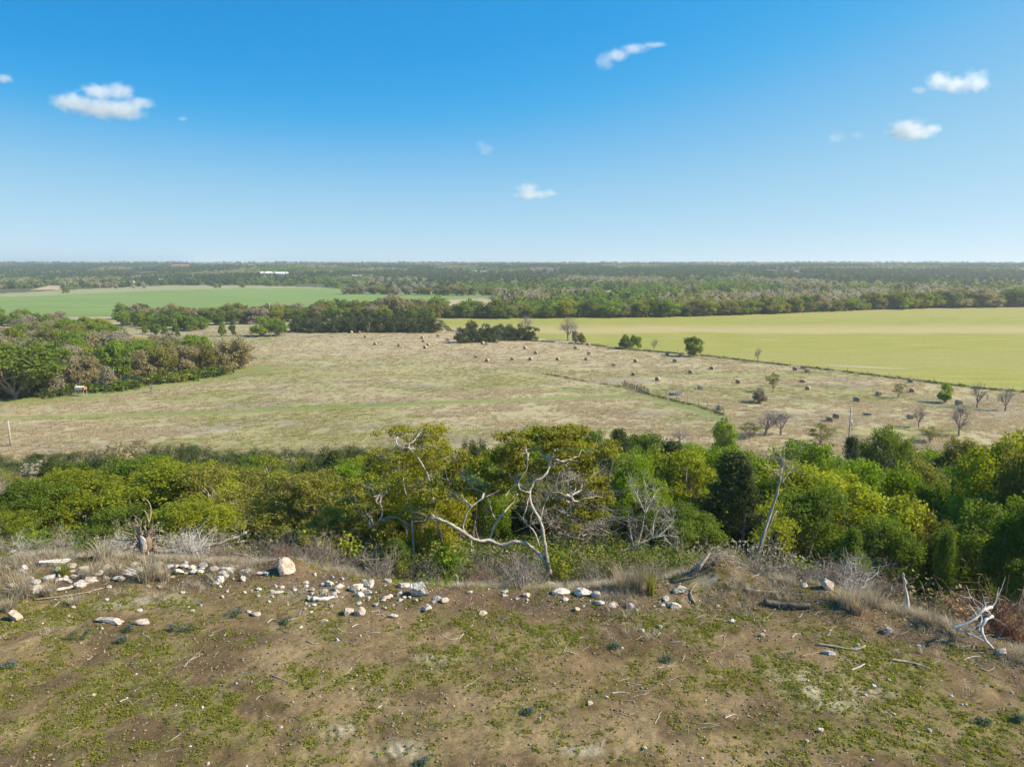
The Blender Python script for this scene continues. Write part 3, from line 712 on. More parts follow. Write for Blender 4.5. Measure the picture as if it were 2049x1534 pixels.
# ------------------------------------------------------------------ trees on the slope below the ledge
TREENAME = {'oak': 'oak_tree', 'elm': 'elm_tree', 'juniper': 'juniper_tree', 'cedarbush': 'juniper_tree', 'bare': 'bare_tree', 'mid': 'valley_tree', 'midcedar': 'cedar_tree', 'midbare': 'bare_tree', 'sparse': 'thin_tree'}
SLOPE = [
 # px, top py, forward distance, variant, leaf, width px, label
 (1078, 842, 62, 'elm', 'elm', 190, 'broad bright green tree rising behind the golden oak, against the pasture'),
 (960, 866, 66, 'cedarbush', 'cedar', 95, 'small pointed dark juniper left of the broad bright green tree'),
 (860, 858, 33, 'oak', 'oak', 190, 'tall olive yellow oak with a leaning pale limb, left of the golden oak'),
 (700, 912, 43, 'elm', 'elm', 130, 'bright green tree between the olive oaks left of the centre'),
 (350, 908, 41, 'elm', 'lime', 250, 'large yellow green oak above the fallen grey log'),
 (140, 932, 40, 'elm', 'lime', 230, 'wide yellow green tree near the left side'),
 (590, 934, 36, 'elm', 'olive', 210, 'rounded olive oak right of the fallen log'),
 (480, 918, 46, 'sparse', 'olive', 130, 'thin grey limbed oak behind the fallen log'),
 (30, 950, 45, 'oak', 'olive', 140, 'dull olive oak cut by the left side of the view, upper one'),
 (20, 1015, 33, 'oak', 'lime', 150, 'low bright oak in the left corner of the thicket'),
 (60, 1062, 30, 'elm', 'lime', 130, 'small yellow green bush oak above the white rocks at left'),
 (240, 1010, 33, 'oak', 'green', 170, 'dark leafed oak beside the uprooted stump'),
 (400, 985, 34, 'elm', 'lime', 180, 'low yellow green oak right behind the uprooted stump'),
 (740, 965, 33, 'oak', 'olive', 210, 'olive brown oak with thin limbs left of the golden oak'),
 (660, 1030, 30, 'elm', 'olive', 150, 'low olive oak between fallen log and golden oak'),
 (820, 985, 30.5, 'oak', 'oak', 170, 'small golden oak over the cut off limb'),
 (960, 905, 38, 'elm', 'elm', 130, 'green tree glimpsed between the two golden oaks'),
 (1235, 862, 68, 'juniper', 'cedar', 110, 'dark juniper clump right of the broad bright green tree'),
 (1190, 852, 72, 'elm', 'green', 110, 'mid green tree behind the dark juniper clump'),
 (1300, 858, 70, 'elm', 'green', 130, 'mid green tree at the back, above the round crowned tree'),
 (1205, 905, 42, 'juniper', 'cedar', 110, 'dark juniper standing right of the golden oak'),
 (1272, 905, 37, 'elm', 'elm', 130, 'round crowned bright green tree right of the golden oak'),
 (1370, 888, 44, 'elm', 'lime', 200, 'large yellow green tree right of the round crowned tree'),
 (1450, 872, 50, 'elm', 'elm', 170, 'bright green domed tree behind the dark pointed juniper'),
 (1482, 935, 36, 'juniper', 'cedar', 120, 'dark pointed juniper left of the leaning bare tree'),
 (1575, 862, 47, 'elm', 'elm', 190, 'tall bright green tree behind the leaning bare tree'),
 (1445, 836, 98, 'mid', 'elm', 46, 'small bright green tree alone on the pasture edge'),
 (1360, 1000, 34, 'elm', 'green', 170, 'shaded green tree behind the grey dead bush'),
 (1640, 960, 34, 'elm', 'green', 190, 'dark green tree right of the leaning bare tree'),
 (1720, 900, 42, 'elm', 'elm', 190, 'bright yellow tipped tree in the middle of the right thicket'),
 (1765, 842, 76, 'elm', 'green', 125, 'dense dark green tree right of the utility pole'),
 (1690, 878, 74, 'juniper', 'cedar', 100, 'dark juniper below the utility pole'),
 (1810, 985, 36, 'elm', 'olive', 170, 'drooping olive green tree in front of the right thicket'),
 (1740, 1020, 31, 'elm', 'green', 170, 'low shaded green tree behind the pale rock at right'),
 (1830, 905, 50, 'elm', 'olive', 180, 'olive tree behind the drooping tree'),
 (1900, 860, 70, 'elm', 'olive', 110, 'pale olive tree below the bare trees of the pasture'),
 (1905, 945, 44, 'oak', 'green', 170, 'shaded green oak with a black leaning limb'),
 (1990, 838, 40, 'elm', 'lime', 240, 'big yellow green tree at the upper right of the thicket'),
 (2060, 850, 36, 'elm', 'olive', 180, 'large olive tree cut by the right side of the view'),
 (1960, 985, 33, 'elm', 'green', 230, 'shadowed green tree behind the reddish brush pile'),
 (2050, 960, 29, 'elm', 'green', 200, 'shadowed tree at the right side behind the brush pile'),
 (1880, 1065, 29, 'juniper', 'green', 90, 'low green juniper beside the splintered stump'),
 (230, 888, 64, 'mid', 'brown', 120, 'rusty brown budding tree among the dark junipers at left'),
 (545, 895, 50, 'sparse', 'lime', 90, 'slim pale green tree behind the rounded olive oak'),
 (610, 905, 47, 'sparse', 'lime', 80, 'slim pale green tree right behind the rounded olive oak'),
 (90, 925, 60, 'mid', 'greybud', 110, 'grey budding tree among the dark junipers at far left'),
 (1545, 990, 29, 'sparse', 'lime', 90, 'spindly yellow green sapling left of the leaning bare tree'),
 (800, 1080, 26.6, 'juniper', 'green', 130, 'low feathery dark green juniper behind the white boulder'),
 (890, 1092, 26.4, 'juniper', 'green', 90, 'low feathery juniper right of the white boulder'),
 (1700, 1062, 27, 'juniper', 'green', 110, 'bushy green juniper behind the pale rock at right'),
]
def slope_tree(px, top, d, var, leafm, w, label, group=None):
    p = at(px, d); ztop = P(px, top, d)[2]
    h = max(1.0, ztop - p[2]); wm_ = min(w * mpp((p[0], p[1], (ztop + p[2]) / 2)), 1.3 * h)
    p[2] -= .05
    return tree(('oak_tree' if 'oak' in label.split(' tree')[0].split() and var == 'elm' else TREENAME[var]), p, h, wm_, var, leafm, label, group)
for a in SLOPE: slope_tree(*a)

# back rows of the thicket: junipers along the foot of the slope, then the mixed fill
SILL = [(-80, 895), (0, 900), (120, 902), (200, 895), (260, 875), (450, 888), (560, 898), (640, 880), (720, 884), (800, 900), (880, 900), (960, 885), (1100, 875), (1250, 868), (1350, 880), (1420, 890), (1500, 885), (1640, 890), (1740, 885), (1850, 895), (1930, 880), (2130, 860)]
def sill(px): return np.interp(px, [a[0] for a in SILL], [a[1] for a in SILL])
placed = [(at(a[0], a[2])[0], a[2]) for a in SLOPE]
GL = {'juniper': 'dark bushy juniper', 'elm': 'leafy tree', 'oak': 'oak', 'bare': 'leafless grey tree', 'sparse': 'thinly leafed brown tree'}
cnt = 0
RANK = {80: 'farthest rank', 73: 'second rank', 65: 'third rank', 57: 'fourth rank', 50: 'fifth rank', 44: 'sixth rank', 38: 'nearest rank'}
for d, sp, n_ in [(80, 3.2, 34), (73, 3.2, 32), (65, 3.4, 28), (57, 3.6, 24), (50, 3.8, 20), (44, 4.0, 16), (38, 4.2, 14)]:
    xs = np.linspace(-.80, .82, n_) * d
    for x in xs:
        x = x + R.uniform(-1.2, 1.2); dd = d + R.uniform(-3, 3)
        z = float(H(x, dd)); px, _ = proj(x, dd, z)
        if px > 1500 and d > 76: continue
        if px < -120 or px > 2180: continue
        if min((x - a) ** 2 + (dd - b) ** 2 for a, b in placed) < 5.0: continue
        placed.append((x, dd))
        s_ = sill(px)
        toppy = s_ + (84 - dd) * (1.0 if px < 1300 else .7) + R.uniform(-10, 6)
        ztop = P(px, toppy, dd)[2]; h = np.clip(ztop - z, 3.2, 8.5)
        u = R.uniform()
        if dd > 58:
            if px < 980: var, lf = ('cedarbush', 'cedar') if u < .86 else (('elm', 'green') if u < .92 else ('sparse', 'brown'))
            elif px < 1350: var, lf = ('cedarbush', 'cedar') if u < .35 else ('elm', 'green' if u < .6 else 'elm')
            else: var, lf = ('cedarbush', 'cedar') if u < .25 else (('elm', 'olive') if u < .5 else (('elm', 'elm') if u < .8 else ('bare', None)))
        else:
            if px < 1250: var, lf = ('elm', 'lime') if u < .28 else ('oak', 'lime') if u < .42 else (('oak', 'olive') if u < .62 else (('elm', 'green') if u < .82 else (('juniper', 'cedar') if u < .95 else ('bare', None))))
            else: var, lf = ('elm', 'elm') if u < .4 else (('elm', 'green') if u < .65 else (('juniper', 'cedar') if u < .82 else (('elm', 'lime') if u < .93 else ('bare', None))))
        w = h * (R.uniform(.75, 1.0) if var == 'juniper' else R.uniform(1.0, 1.35) if var == 'cedarbush' else R.uniform(.9, 1.2)); w = max(w, 3.6) if dd > 58 else w
        tree(TREENAME[var], (x, dd, z - .05), h, w, var, lf, (({'lime': 'yellow green ', 'olive': 'olive ', 'green': 'dark green ', 'elm': 'bright green '}.get(lf, '')) + GL[var.replace('cedarbush', 'juniper')] + ' on the slope, ' + RANK[d] + ', ' + mark(px, NEARMARK)), {'cedarbush': 'junipers at the foot of the slope', 'juniper': 'junipers at the foot of the slope', 'elm': 'green trees filling the slope', 'oak': 'olive oaks in the thicket', 'bare': 'leafless trees in the thicket', 'sparse': 'thin trees in the thicket'}[var])
        cnt += 1
print('fill trees', cnt)

# ------------------------------------------------------------------ the golden oak (traced limbs at their own depths)
def zz(*pts, ox=680, oy=820, s=2.927): return [(ox + a / s, oy + b / s) for a, b in pts]
def traced(buf, pts, d0, r0, r1, dz=0.0, rng=None, k=7, tint=.7):
    rng = rng or R
    n = len(pts); dd = np.cumsum(rng.normal(0, .12, n)) + np.linspace(0, dz, n) + d0
    W = np.array([P(a, b, d_) for (a, b), d_ in zip(pts, dd)])
    t = np.linspace(0, n - 1, (n - 1) * 4 + 1); 
    # Catmull-Rom smoothing
    Q = []
    for u in t:
        i = min(int(u), n - 2); f = u - i
        p0, p1, p2, p3 = W[max(i - 1, 0)], W[i], W[i + 1], W[min(i + 2, n - 1)]
        Q.append(.5 * ((2 * p1) + (-p0 + p2) * f + (2 * p0 - 5 * p1 + 4 * p2 - p3) * f * f + (-p0 + 3 * p1 - 3 * p2 + p3) * f ** 3))
    Q = np.array(Q); Q = Q + rng.normal(0, r0 * .16, Q.shape); rad = np.linspace(r0, r1, len(Q)) * (1 + .12 * np.sin(np.arange(len(Q)) * 1.7) + .10 * rng.normal(0, 1, len(Q)).clip(-1, 1.5))
    tube(buf, Q, rad, k, tint, cap=True)
    return Q
def hero(name, base_d, limbs, crowns, leafm, label, seed, leaf=.062, per=80, cr=.34):
    r = np.random.default_rng(seed); wb, lb = Buf(), Buf()
    ends = []
    for (pts, r0, r1, dz, start) in limbs:
        Q = traced(wb, pts, base_d + start, r0 * .66, r1 * .72, dz, r); ends.append(Q)
    C, T = [], []
    allq = np.concatenate([q[len(q) // 2:] for q in ends])
    for (px, py, wpx, hpx, n_, doff) in crowns:
        doff += .7
        c0 = P(px, py, base_d + doff); m_ = mpp(c0)
        rx, rz_ = wpx * m_ / 2, hpx * m_ / 2
        lt = r.uniform(0, 1)
        s_ = allq[np.argmin(((allq - c0) ** 2).sum(1))]
        stem_ = curve(r, s_, c0, 9, .16); tube(wb, stem_, np.linspace(.05, .022, 9), 5, .7)
        for k in range(int(n_ * .9)):
            g = r.normal(0, 1, 3); g /= np.linalg.norm(g); g[2] = abs(g[2]) if g[2] < -.3 else g[2]
            c = c0 + g * np.array([rx, rx * .8, rz_]) * r.uniform(.25, 1) ** .5
            C.append(c); T.append(.45 * lt + .55 * r.uniform())
            if k % 2 == 0:
                tw = curve(r, stem_[r.integers(3, 9)], c, 6, .22); tube(wb, tw, np.linspace(.02, .006, 6), 4, r.uniform(.4, 1))
                for q_ in range(3): tube(wb, curve(r, tw[r.integers(2, 6)], c + r.normal(0, 1, 3) * .32, 4, .2), np.linspace(.008, .003, 4), 3, r.uniform(.3, 1))
    leaves(lb, r, np.array(C), cr, per, leaf, .45, .7, .6, np.array(T))
    b0 = ends[0][0]
    gx = at(*[proj(*b0)[0], b0[1]])
    e = empty(name, (b0[0], b0[1], gx[2])); tag(e, label, 'tree')
    for nm, bf, mt, sm in (('trunk', wb, M['oakbark'], True), ('crown', lb, M[leafm], False)):
        o = bf.obj(nm, mt, e, sm); o.matrix_parent_inverse.translation = (-b0[0], -b0[1], -gx[2])
    return e
hero('oak_tree', 26.2, [
    (zz((1235, 960), (1215, 880), (1200, 790), (1190, 700), (1165, 630), (1125, 560), (1110, 490), (1130, 430), (1190, 390), (1225, 345), (1225, 290)), .125, .05, 1.0, 0),
    (zz((1230, 945), (1190, 870), (1140, 815), (1085, 782), (1020, 770), (950, 792), (880, 765), (810, 765), (750, 735), (700, 700), (620, 655), (556, 635)), .12, .085, .8, -.1),
    (zz((1170, 800), (1150, 740), (1130, 700), (1075, 645), (1090, 580), (1110, 500)), .05, .03, .6, .2),
    (zz((1180, 650), (1185, 590), (1210, 530), (1235, 485), (1290, 485), (1330, 505)), .04, .022, .5, .4),
    (zz((1115, 485), (1060, 470), (1045, 430), (1070, 380), (1095, 340), (1100, 250)), .06, .028, .6, .7),
    (zz((875, 770), (905, 680), (960, 600), (1010, 545), (1040, 490)), .065, .03, .7, .6),
    (zz((965, 510), (1010, 450), (1040, 430)), .04, .025, .3, 1.2),
    (zz((745, 735), (722, 690), (738, 620), (770, 570), (830, 520), (900, 490), (935, 470)), .06, .03, .8, .7),
    (zz((820, 770), (800, 720), (792, 650)), .035, .02, .2, .8), (zz((910, 640), (885, 580), (878, 520)), .03, .018, .3, 1.1),
    (zz((770, 740), (770, 800), (770, 830)), .04, .05, -.2, .5)],
    [(1050, 900, 130, 60, 26, 1.2), (1115, 890, 130, 70, 30, 1.6), (1160, 930, 110, 60, 24, 1.2), (1000, 925, 120, 60, 24, 1.4), (1070, 940, 110, 40, 16, 2.2), (1180, 985, 80, 60, 16, 1.0), (1120, 1010, 90, 50, 12, 1.8),
     (1165, 1045, 80, 60, 14, .6), (1210, 905, 80, 50, 14, 1.6), (1185, 950, 90, 50, 14, 1.2), (970, 985, 90, 40, 12, 1.4), (900, 925, 110, 50, 16, 2.0), (1140, 870, 90, 34, 14, 2.0), (1195, 1015, 70, 50, 12, .8), (1010, 960, 90, 40, 12, 1.5), (940, 950, 110, 60, 18, 1.6), (890, 990, 110, 60, 18, 1.2), (1095, 872, 90, 30, 14, 1.9), (850, 1030, 80, 50, 10, .8), (1030, 880, 90, 36, 12, 2.2)],
    'oak', 'golden leafed oak with bare pale crooked limbs in the middle of the slope', 501, .058, 80, .36)
hero('oak_tree', 28.5, [
    (zz((480, 960), (440, 880), (430, 780), (425, 700), (415, 560), (380, 470), (370, 400)), .07, .03, .8, 0),
    (zz((600, 780), (560, 620), (545, 520), (530, 430), (490, 330), (430, 250), (395, 222), (335, 212)), .08, .03, 1.2, 1.0),
    (zz((440, 700), (380, 655), (310, 625), (230, 650), (180, 690)), .04, .02, .3, .4),
    (zz((545, 530), (600, 510), (650, 470), (700, 430), (760, 400), (815, 365)), .04, .018, .6, 1.2)],
    [(800, 872, 110, 40, 16, 2.6), (855, 862, 80, 24, 10, 2.4), (850, 905, 120, 60, 20, 2.0), (800, 940, 120, 60, 18, 1.6), (750, 975, 120, 60, 18, 1.0), (830, 985, 90, 60, 12, 1.2), (730, 1015, 100, 50, 14, .6), (690, 985, 90, 50, 12, 1.0), (770, 920, 100, 50, 14, 1.9), (790, 1040, 90, 40, 10, .6), (860, 1020, 100, 50, 12, 1.0), (870, 945, 100, 50, 14, 2.0)],
    'oak', 'thin olive gold oak with slender grey stems left of the golden oak', 502, .055, 70, .36)

# leaning dead tree, grey dead bush tree
def woodthing(name, label, cat, build, mat='bleached', at_=None, smooth=True, part=None):
    b = Buf(); build(b); V = np.concatenate(b.V); c = at_ if at_ is not None else (V[:, 0].mean(), V[:, 1].mean(), V[:, 2].min())
    b.V = [v - np.array(c) for v in b.V]
    o = b.obj(name, M[mat] if isinstance(mat, str) else mat, None, smooth); o.location = tuple(c)
    return tag(o, label, cat)
def branchlets(b, Q, r, n, L, rad, bias=(0, 0, .5), sub=3):
    for k in range(n):
        s_ = Q[r.integers(len(Q) // 4, len(Q))]; dv = r.normal(0, 1, 3) + np.array(bias); dv /= np.linalg.norm(dv)
        l_ = L * r.uniform(.5, 1.2); q = curve(r, s_, s_ + dv * l_, 6, .12); tube(b, q, np.linspace(rad, rad * .3, 6), 4, r.uniform(.2, 1))
        for j in range(sub):
            d2 = dv + r.normal(0, .7, 3); d2 /= np.linalg.norm(d2); a0 = q[r.integers(2, 6)]
            tube(b, curve(r, a0, a0 + d2 * l_ * .55, 4, .1), np.linspace(rad * .4, rad * .15, 4), 3, r.uniform(.2, 1))
def leaning(b):
    r = np.random.default_rng(61)
    z6 = lambda *p: zz(*p, ox=1349)
    Q = traced(b, z6((490, 850), (520, 740), (560, 620), (600, 490), (622, 400), (630, 330), (640, 280)), 27.0, .075, .03, 1.0, r)
    traced(b, z6((505, 845), (540, 720), (575, 640), (600, 590)), 27.0, .035, .02, .4, r)
    branchlets(b, Q[14:], r, 30, .75, .014, (.2, 0, .8), 6)
    traced(b, z6((628, 430), (670, 370), (700, 330), (745, 310)), 27.7, .022, .008, .3, r)
woodthing('dead_tree', 'slender leaning dead tree with a spray of bare grey twigs on top', 'dead tree', leaning, 'bark')
def deadbush(b):
    r = np.random.default_rng(62)
    for pts in [((1650, 830), (1740, 790), (1830, 750), (1890, 670), (1930, 590)), ((1740, 800), (1770, 700), (1785, 590), (1790, 450), (1770, 380)), ((1700, 810), (1860, 740), (1980, 740)), ((1830, 750), (1840, 650), (1870, 570)),
                ((1720, 800), (1700, 700), (1690, 620)), ((1785, 600), (1740, 500), (1700, 440)), ((1860, 740), (1920, 690), (1960, 640)), ((1785, 610), (1830, 520), (1860, 470)), ((1900, 745), (1940, 790), (1970, 830))]:
        Q = traced(b, zz(*pts), 26.0 + r.uniform(-.3, .8), .032, .009, .3, r, 6)
        branchlets(b, Q, r, 22, .5, .009, (.2, 0, .5), 4)
woodthing('dead_bush', 'large silvery dead bush with spreading bare twigs right of the golden oak', 'dead bush', deadbush, 'oakbark')
# ------------------------------------------------------------------ valley trees
KIND3 = {'e': ('mid', 'elm'), 'g': ('mid', 'green'), 'o': ('mid', 'olive'), 'b': ('mid', 'brown'), 'l': ('mid', 'lime'), 't': ('mid', 'greybud'), 'c': ('midcedar', 'cedar'), 'x': ('midbare', None), 's': ('sparse', 'olive')}
def vt(px, by, hp, wp, k, label, group=None):
    var, lf = KIND3[k]; p = G(px, by); m_ = mpp(p); p[2] -= .08
    return tree({'mid': 'valley_tree', 'midcedar': 'cedar_tree', 'midbare': 'bare_tree', 'sparse': 'thin_tree'}[var], p, hp * m_ * 1.02, wp * m_, var, lf, label, group)
VT = [(1251, 698, 29, 25, 'g', 'left and darkest of three small green trees on the field edge'), (1266, 695, 26, 15, 'e', 'middle one of three small green trees on the field edge'),
      (1276, 697, 26, 14, 'e', 'right and slimmest of three small green trees on the field edge'), (1309, 700, 22, 17, 'x', 'small bare tree between the three green trees and the lone one'),
      (1386, 713, 42, 35, 'g', 'lone dark green tree with a short trunk on the field edge'), (1516, 725, 29, 14, 'x', 'small upright bare tree on the edge of the yellow green field'),
      (1136, 682, 50, 46, 'x', 'large bare tree right of the dark cedar clump'), (1151, 687, 27, 13, 't', 'small leafless tree at the foot of the large bare tree'),
      (1164, 687, 22, 15, 'o', 'small olive tree right of the large bare tree'), (942, 664, 24, 20, 'o', 'olive tree poking up behind the dark cedar clump'), (1052, 662, 30, 32, 'x', 'bare tree behind the right end of the cedar clump'),
      (1547, 785, 41, 32, 's', 'thin olive leafed tree alone in the pasture'), (1520, 806, 32, 28, 't', 'grey leaning bush below the thin olive tree'), (1797, 796, 33, 25, 's', 'thin olive tree between hay bales on the right'),
      (1891, 806, 41, 27, 'e', 'bright green narrow tree in the pasture on the right'), (1955, 816, 50, 32, 'x', 'bare tree right of the bright green narrow tree'), (2011, 822, 46, 34, 'x', 'bare tree farthest right in the pasture'),
      (1838, 855, 46, 30, 'x', 'bare tree in front of the big dark green tree'), (1918, 872, 62, 46, 'x', 'bare tree with a wide crown above the thicket at right'), (1533, 872, 56, 60, 'x', 'bare twiggy tree behind the thicket, left one'), (1562, 870, 50, 46, 'x', 'bare twiggy tree behind the thicket, right one'),
      (1500, 878, 36, 50, 's', 'low thin bush beside the bare twiggy trees'), (1640, 890, 46, 60, 's', 'pale thin leafed bush by the utility pole'), (1360, 886, 30, 40, 'x', 'small bare shrub tree at the pasture foot'), (1860, 885, 34, 50, 's', 'olive thin tree between the bare trees'),
      (1975, 803, 14, 5, 'x', 'thin broken snag between two bare trees at right'),
      (30, 797, 118, 150, 'g', 'huge dark green tree with a pale trunk at the left side'), (108, 790, 60, 34, 't', 'slender grey tree right of the huge dark tree'), (85, 775, 95, 90, 'g', 'dark green tree behind the huge tree at the left'), (172, 776, 66, 72, 'b', 'rusty brown tree behind the white topped stand'),
      (215, 780, 46, 30, 't', 'small pale trunked tree right of the white topped stand'), (238, 766, 84, 64, 'e', 'tall bright green tree in the left woodland edge'), (283, 762, 62, 52, 'b', 'brown olive tree in the left woodland edge'), (325, 756, 68, 62, 'o', 'olive rounded tree in the left woodland edge'),
      (368, 752, 64, 60, 'b', 'brown rounded tree in the left woodland edge'), (408, 746, 62, 56, 'o', 'dark olive rounded tree near the tip of the left woodland'), (445, 742, 62, 56, 'b', 'russet tree second from the tip of the left woodland'), (482, 738, 62, 56, 'b', 'russet rounded tree at the tip of the left woodland'),
      (135, 770, 70, 50, 't', 'grey brown tree behind the slender grey tree'), (445, 673, 28, 16, 'e', 'slim bright green tree alone in the tan meadow, left one'), (466, 672, 25, 13, 'g', 'slim green tree alone in the tan meadow, right one'),
      (312, 670, 24, 18, 'e', 'small green tree in the meadow left of the slim pair'), (330, 672, 20, 14, 'e', 'tiny green tree in the meadow beside a dark one'), (353, 676, 34, 14, 'g', 'dark slim tree in the meadow beside a tiny one'), (385, 662, 26, 22, 'e', 'rounded green tree in the meadow near the woods'),
      (290, 668, 16, 12, 'l', 'tiny yellow green tree at the meadow edge'), (525, 673, 40, 44, 'e', 'bright green tree at the left end of the dark cedar mass'), (555, 672, 36, 40, 'e', 'bright green tree before the dark cedar mass'), (860, 663, 42, 26, 'g', 'green tree at the right end of the dark cedar mass'),
      (785, 640, 50, 50, 'b', 'big brown crowned tree standing above the tree line')]
for a in VT: vt(*a)
# the dark cedar clump in the middle, the dark cedar mass to its left
for k, px in enumerate([922, 934, 948, 962, 977, 990]): vt(px, 686 - k * .5, 32 + R.uniform(-2, 2), 30, 'c', 'dark cedar in the front left of the cedar clump amid the hay', 'cedars of the central clump, left half')
for k, px in enumerate([992, 1004, 1017, 1030, 1043, 1056, 1064]): vt(px, 681, 30 + R.uniform(-3, 2), 27, 'c', 'dark cedar in the right half of the cedar clump amid the hay', 'cedars of the central clump, right half')
for k, px in enumerate([1000, 1020, 1040, 970, 950]): vt(px, 672, 26, 26, 'c', 'dark cedar in the back of the cedar clump amid the hay', 'cedars at the back of the central clump')
for px in np.arange(588, 872, 13.5): vt(px + R.uniform(-2, 2), 665 + R.uniform(-1, 1), R.uniform(27, 36), 26, 'c', 'dark cedar in the long cedar row, ' + ('left end' if px < 650 else 'left of its middle' if px < 730 else 'right of its middle' if px < 800 else 'right end'), 'cedars in the long row')
for px in np.arange(590, 872, 17): vt(px + R.uniform(-4, 4), 655, R.uniform(27, 36), 26, 'c' if R.uniform() < .6 else 'g', 'evergreen behind the long cedar row, ' + ('left end' if px < 650 else 'left of its middle' if px < 730 else 'right of its middle' if px < 800 else 'right end'), 'evergreens behind the long row')
def row(pts, step, hr, wr, kinds, label, group, jit=2.0):
    xs_ = np.arange(pts[0][0], pts[-1][0], step)
    for x in xs_:
        px = x + R.uniform(-.4, .4) * step; by = np.interp(px, [p[0] for p in pts], [p[1] for p in pts]) + R.uniform(-jit, jit)
        h = R.uniform(*hr); kk = kinds[R.integers(len(kinds))]; kw = {'e': 'bright green', 'g': 'dark green', 'o': 'olive', 'b': 'brown budding', 'l': 'yellow green', 't': 'grey budding'}[kk]
        vt(px, by, h, h * R.uniform(*wr), kk, label.replace('green tree', 'tree').replace('small olive', 'small').replace('tree', kw + ' tree', 1) + ', ' + mark(px, FARMARK), group + ', ' + kw)
row([(240, 652), (420, 650), (600, 642), (880, 640)], 17, (26, 34), (.9, 1.3), 'tgboggeel', 'tree of the belt above the meadow', 'trees between the meadow and the crop field')
row([(240, 640), (420, 640), (640, 634)], 15, (22, 32), (.9, 1.3), 'ttbogo', 'tree at the back of the meadow belt', 'back trees before the crop field')
row([(640, 634), (880, 632)], 17, (30, 38), (.8, 1.2), 'ggboe', 'tree of the tall belt', 'trees in the tall belt left of the field')
row([(300, 658), (420, 660)], 15, (24, 32), (.8, 1.1), 'gge', 'tree in the clump above the meadow', 'green trees above the meadow')
row([(880, 635), (1000, 636), (1150, 635), (1300, 634), (1450, 630), (1600, 625), (1750, 619), (1900, 615), (2120, 612)], 13, (20, 38), (.95, 1.5), 'ooobggeelgo', 'tree lining the back of the field', 'front trees of the line behind the field', 1.0)
row([(690, 588), (985, 592)], 13, (13, 19), (1, 1.4), 'otoo', 'tree lining the far crop field', 'trees along the far crop field', .7)
# woodland on the left, behind its edge trees
WOODP = [(-60, 640), (60, 640), (130, 648), (215, 668), (255, 690), (330, 700), (410, 715), (330, 735), (220, 745), (120, 760), (-60, 765)]
pts_, tries = [], 0
while len(pts_) < 72 and tries < 4000:
    tries += 1; px, py = R.uniform(-50, 420), R.uniform(636, 768)
    if not inpoly(np.array([px]), np.array([py]), WOODP)[0]: continue
    g = G(px, py)
    if any((g[0] - q[0]) ** 2 + (g[1] - q[1]) ** 2 < 42 for q in pts_): continue
    pts_.append(g); u = R.uniform(); m_ = mpp(g)
    k = 'e' if u < .36 else 'l' if u < .46 else 'g' if u < .60 else 't' if u < .82 else 'b' if u < .92 else 'o'
    nm = {'e': 'bright green', 'l': 'yellow green', 'g': 'dark green', 't': 'grey leafless looking', 'b': 'brown budding', 'o': 'olive'}[k]
    vt(px, py, R.uniform(5.5, 8) / m_, R.uniform(6.5, 9.5) / m_, k, nm + ' tree inside the left woodland, ' + ('front' if py > 725 else 'middle' if py > 680 else 'back') + ' part, ' + ('left end' if px < 60 else 'left middle' if px < 150 else 'right middle' if px < 270 else 'right end'), nm + ' trees of the left woodland')

# ------------------------------------------------------------------ hay bales
def bale_mesh(seed, slump=0.0):
    r = np.random.default_rng(seed); b = Buf(); k = 28; w = 1.25; rad = .76
    an = np.linspace(0, 2 * PI, k, endpoint=False)
    rings = []
    for yy, rs in [(-w / 2 + .02, .25), (-w / 2 - .02, .55), (-w / 2, .78), (-w / 2 + .0, .93), (-w / 2 + .07, 1.0), (-w / 4, 1.01), (0, 1.0), (w / 4, 1.01), (w / 2 - .07, 1.0), (w / 2, .93), (w / 2, .78), (w / 2 + .02, .55), (w / 2 - .02, .25)]:
        q = rad * rs * (1 + r.normal(0, .012, k))
        x, z = q * np.cos(an), q * np.sin(an)
        z = np.where(z < -rad * .82, -rad * .82 + (z + rad * .82) * .2, z)
        z = z * (1 - slump); x = x * (1 + slump * .8)
        rings.append(np.stack([x, np.full(k, yy) + r.normal(0, .01, k), z + rad * .85 * (1 - slump)], 1))
    V = np.concatenate(rings + [np.array([[0, -w / 2, rad * .85 * (1 - slump)], [0, w / 2, rad * .85 * (1 - slump)]])]); nr = len(rings)
    F, Mi = [], []
    for i in range(nr - 1):
        for j in range(k):
            j2 = (j + 1) % k; F += [(i * k + j, i * k + j2, (i + 1) * k + j2), (i * k + j, (i + 1) * k + j2, (i + 1) * k + j)]; Mi += [0 if 3 <= i <= 8 else 1] * 2
    for j in range(k):
        F += [(nr * k, (j + 1) % k, j), (nr * k + 1, (nr - 1) * k + j, (nr - 1) * k + (j + 1) % k)]; Mi += [1, 1]
    F = np.array(F); Mi = np.array(Mi)
    s_, f_ = Buf(), Buf()
    s_.add(V, F[Mi == 0]); f_.add(V, F[Mi == 1])
    for s__ in (-1, 1):     # the rolled straw edge standing proud on each face
        t = np.linspace(0, 5 * 2 * PI, 90); q = .1 + .6 * t / t[-1] * rad / .76
        pts = np.stack([q * np.cos(t) * (1 + slump * .8), np.full(90, s__ * (w / 2 + .012)), np.maximum(q * np.sin(t), -rad * .8) * (1 - slump) + rad * .85 * (1 - slump)], 1)
        tube(f_, pts, .022, 3)
    return s_.mesh('bale_side', M['bale_side'], True), f_.mesh('bale_face', M['bale_face'])
BM = [bale_mesh(i) for i in range(3)]; BS = bale_mesh(9, .35)
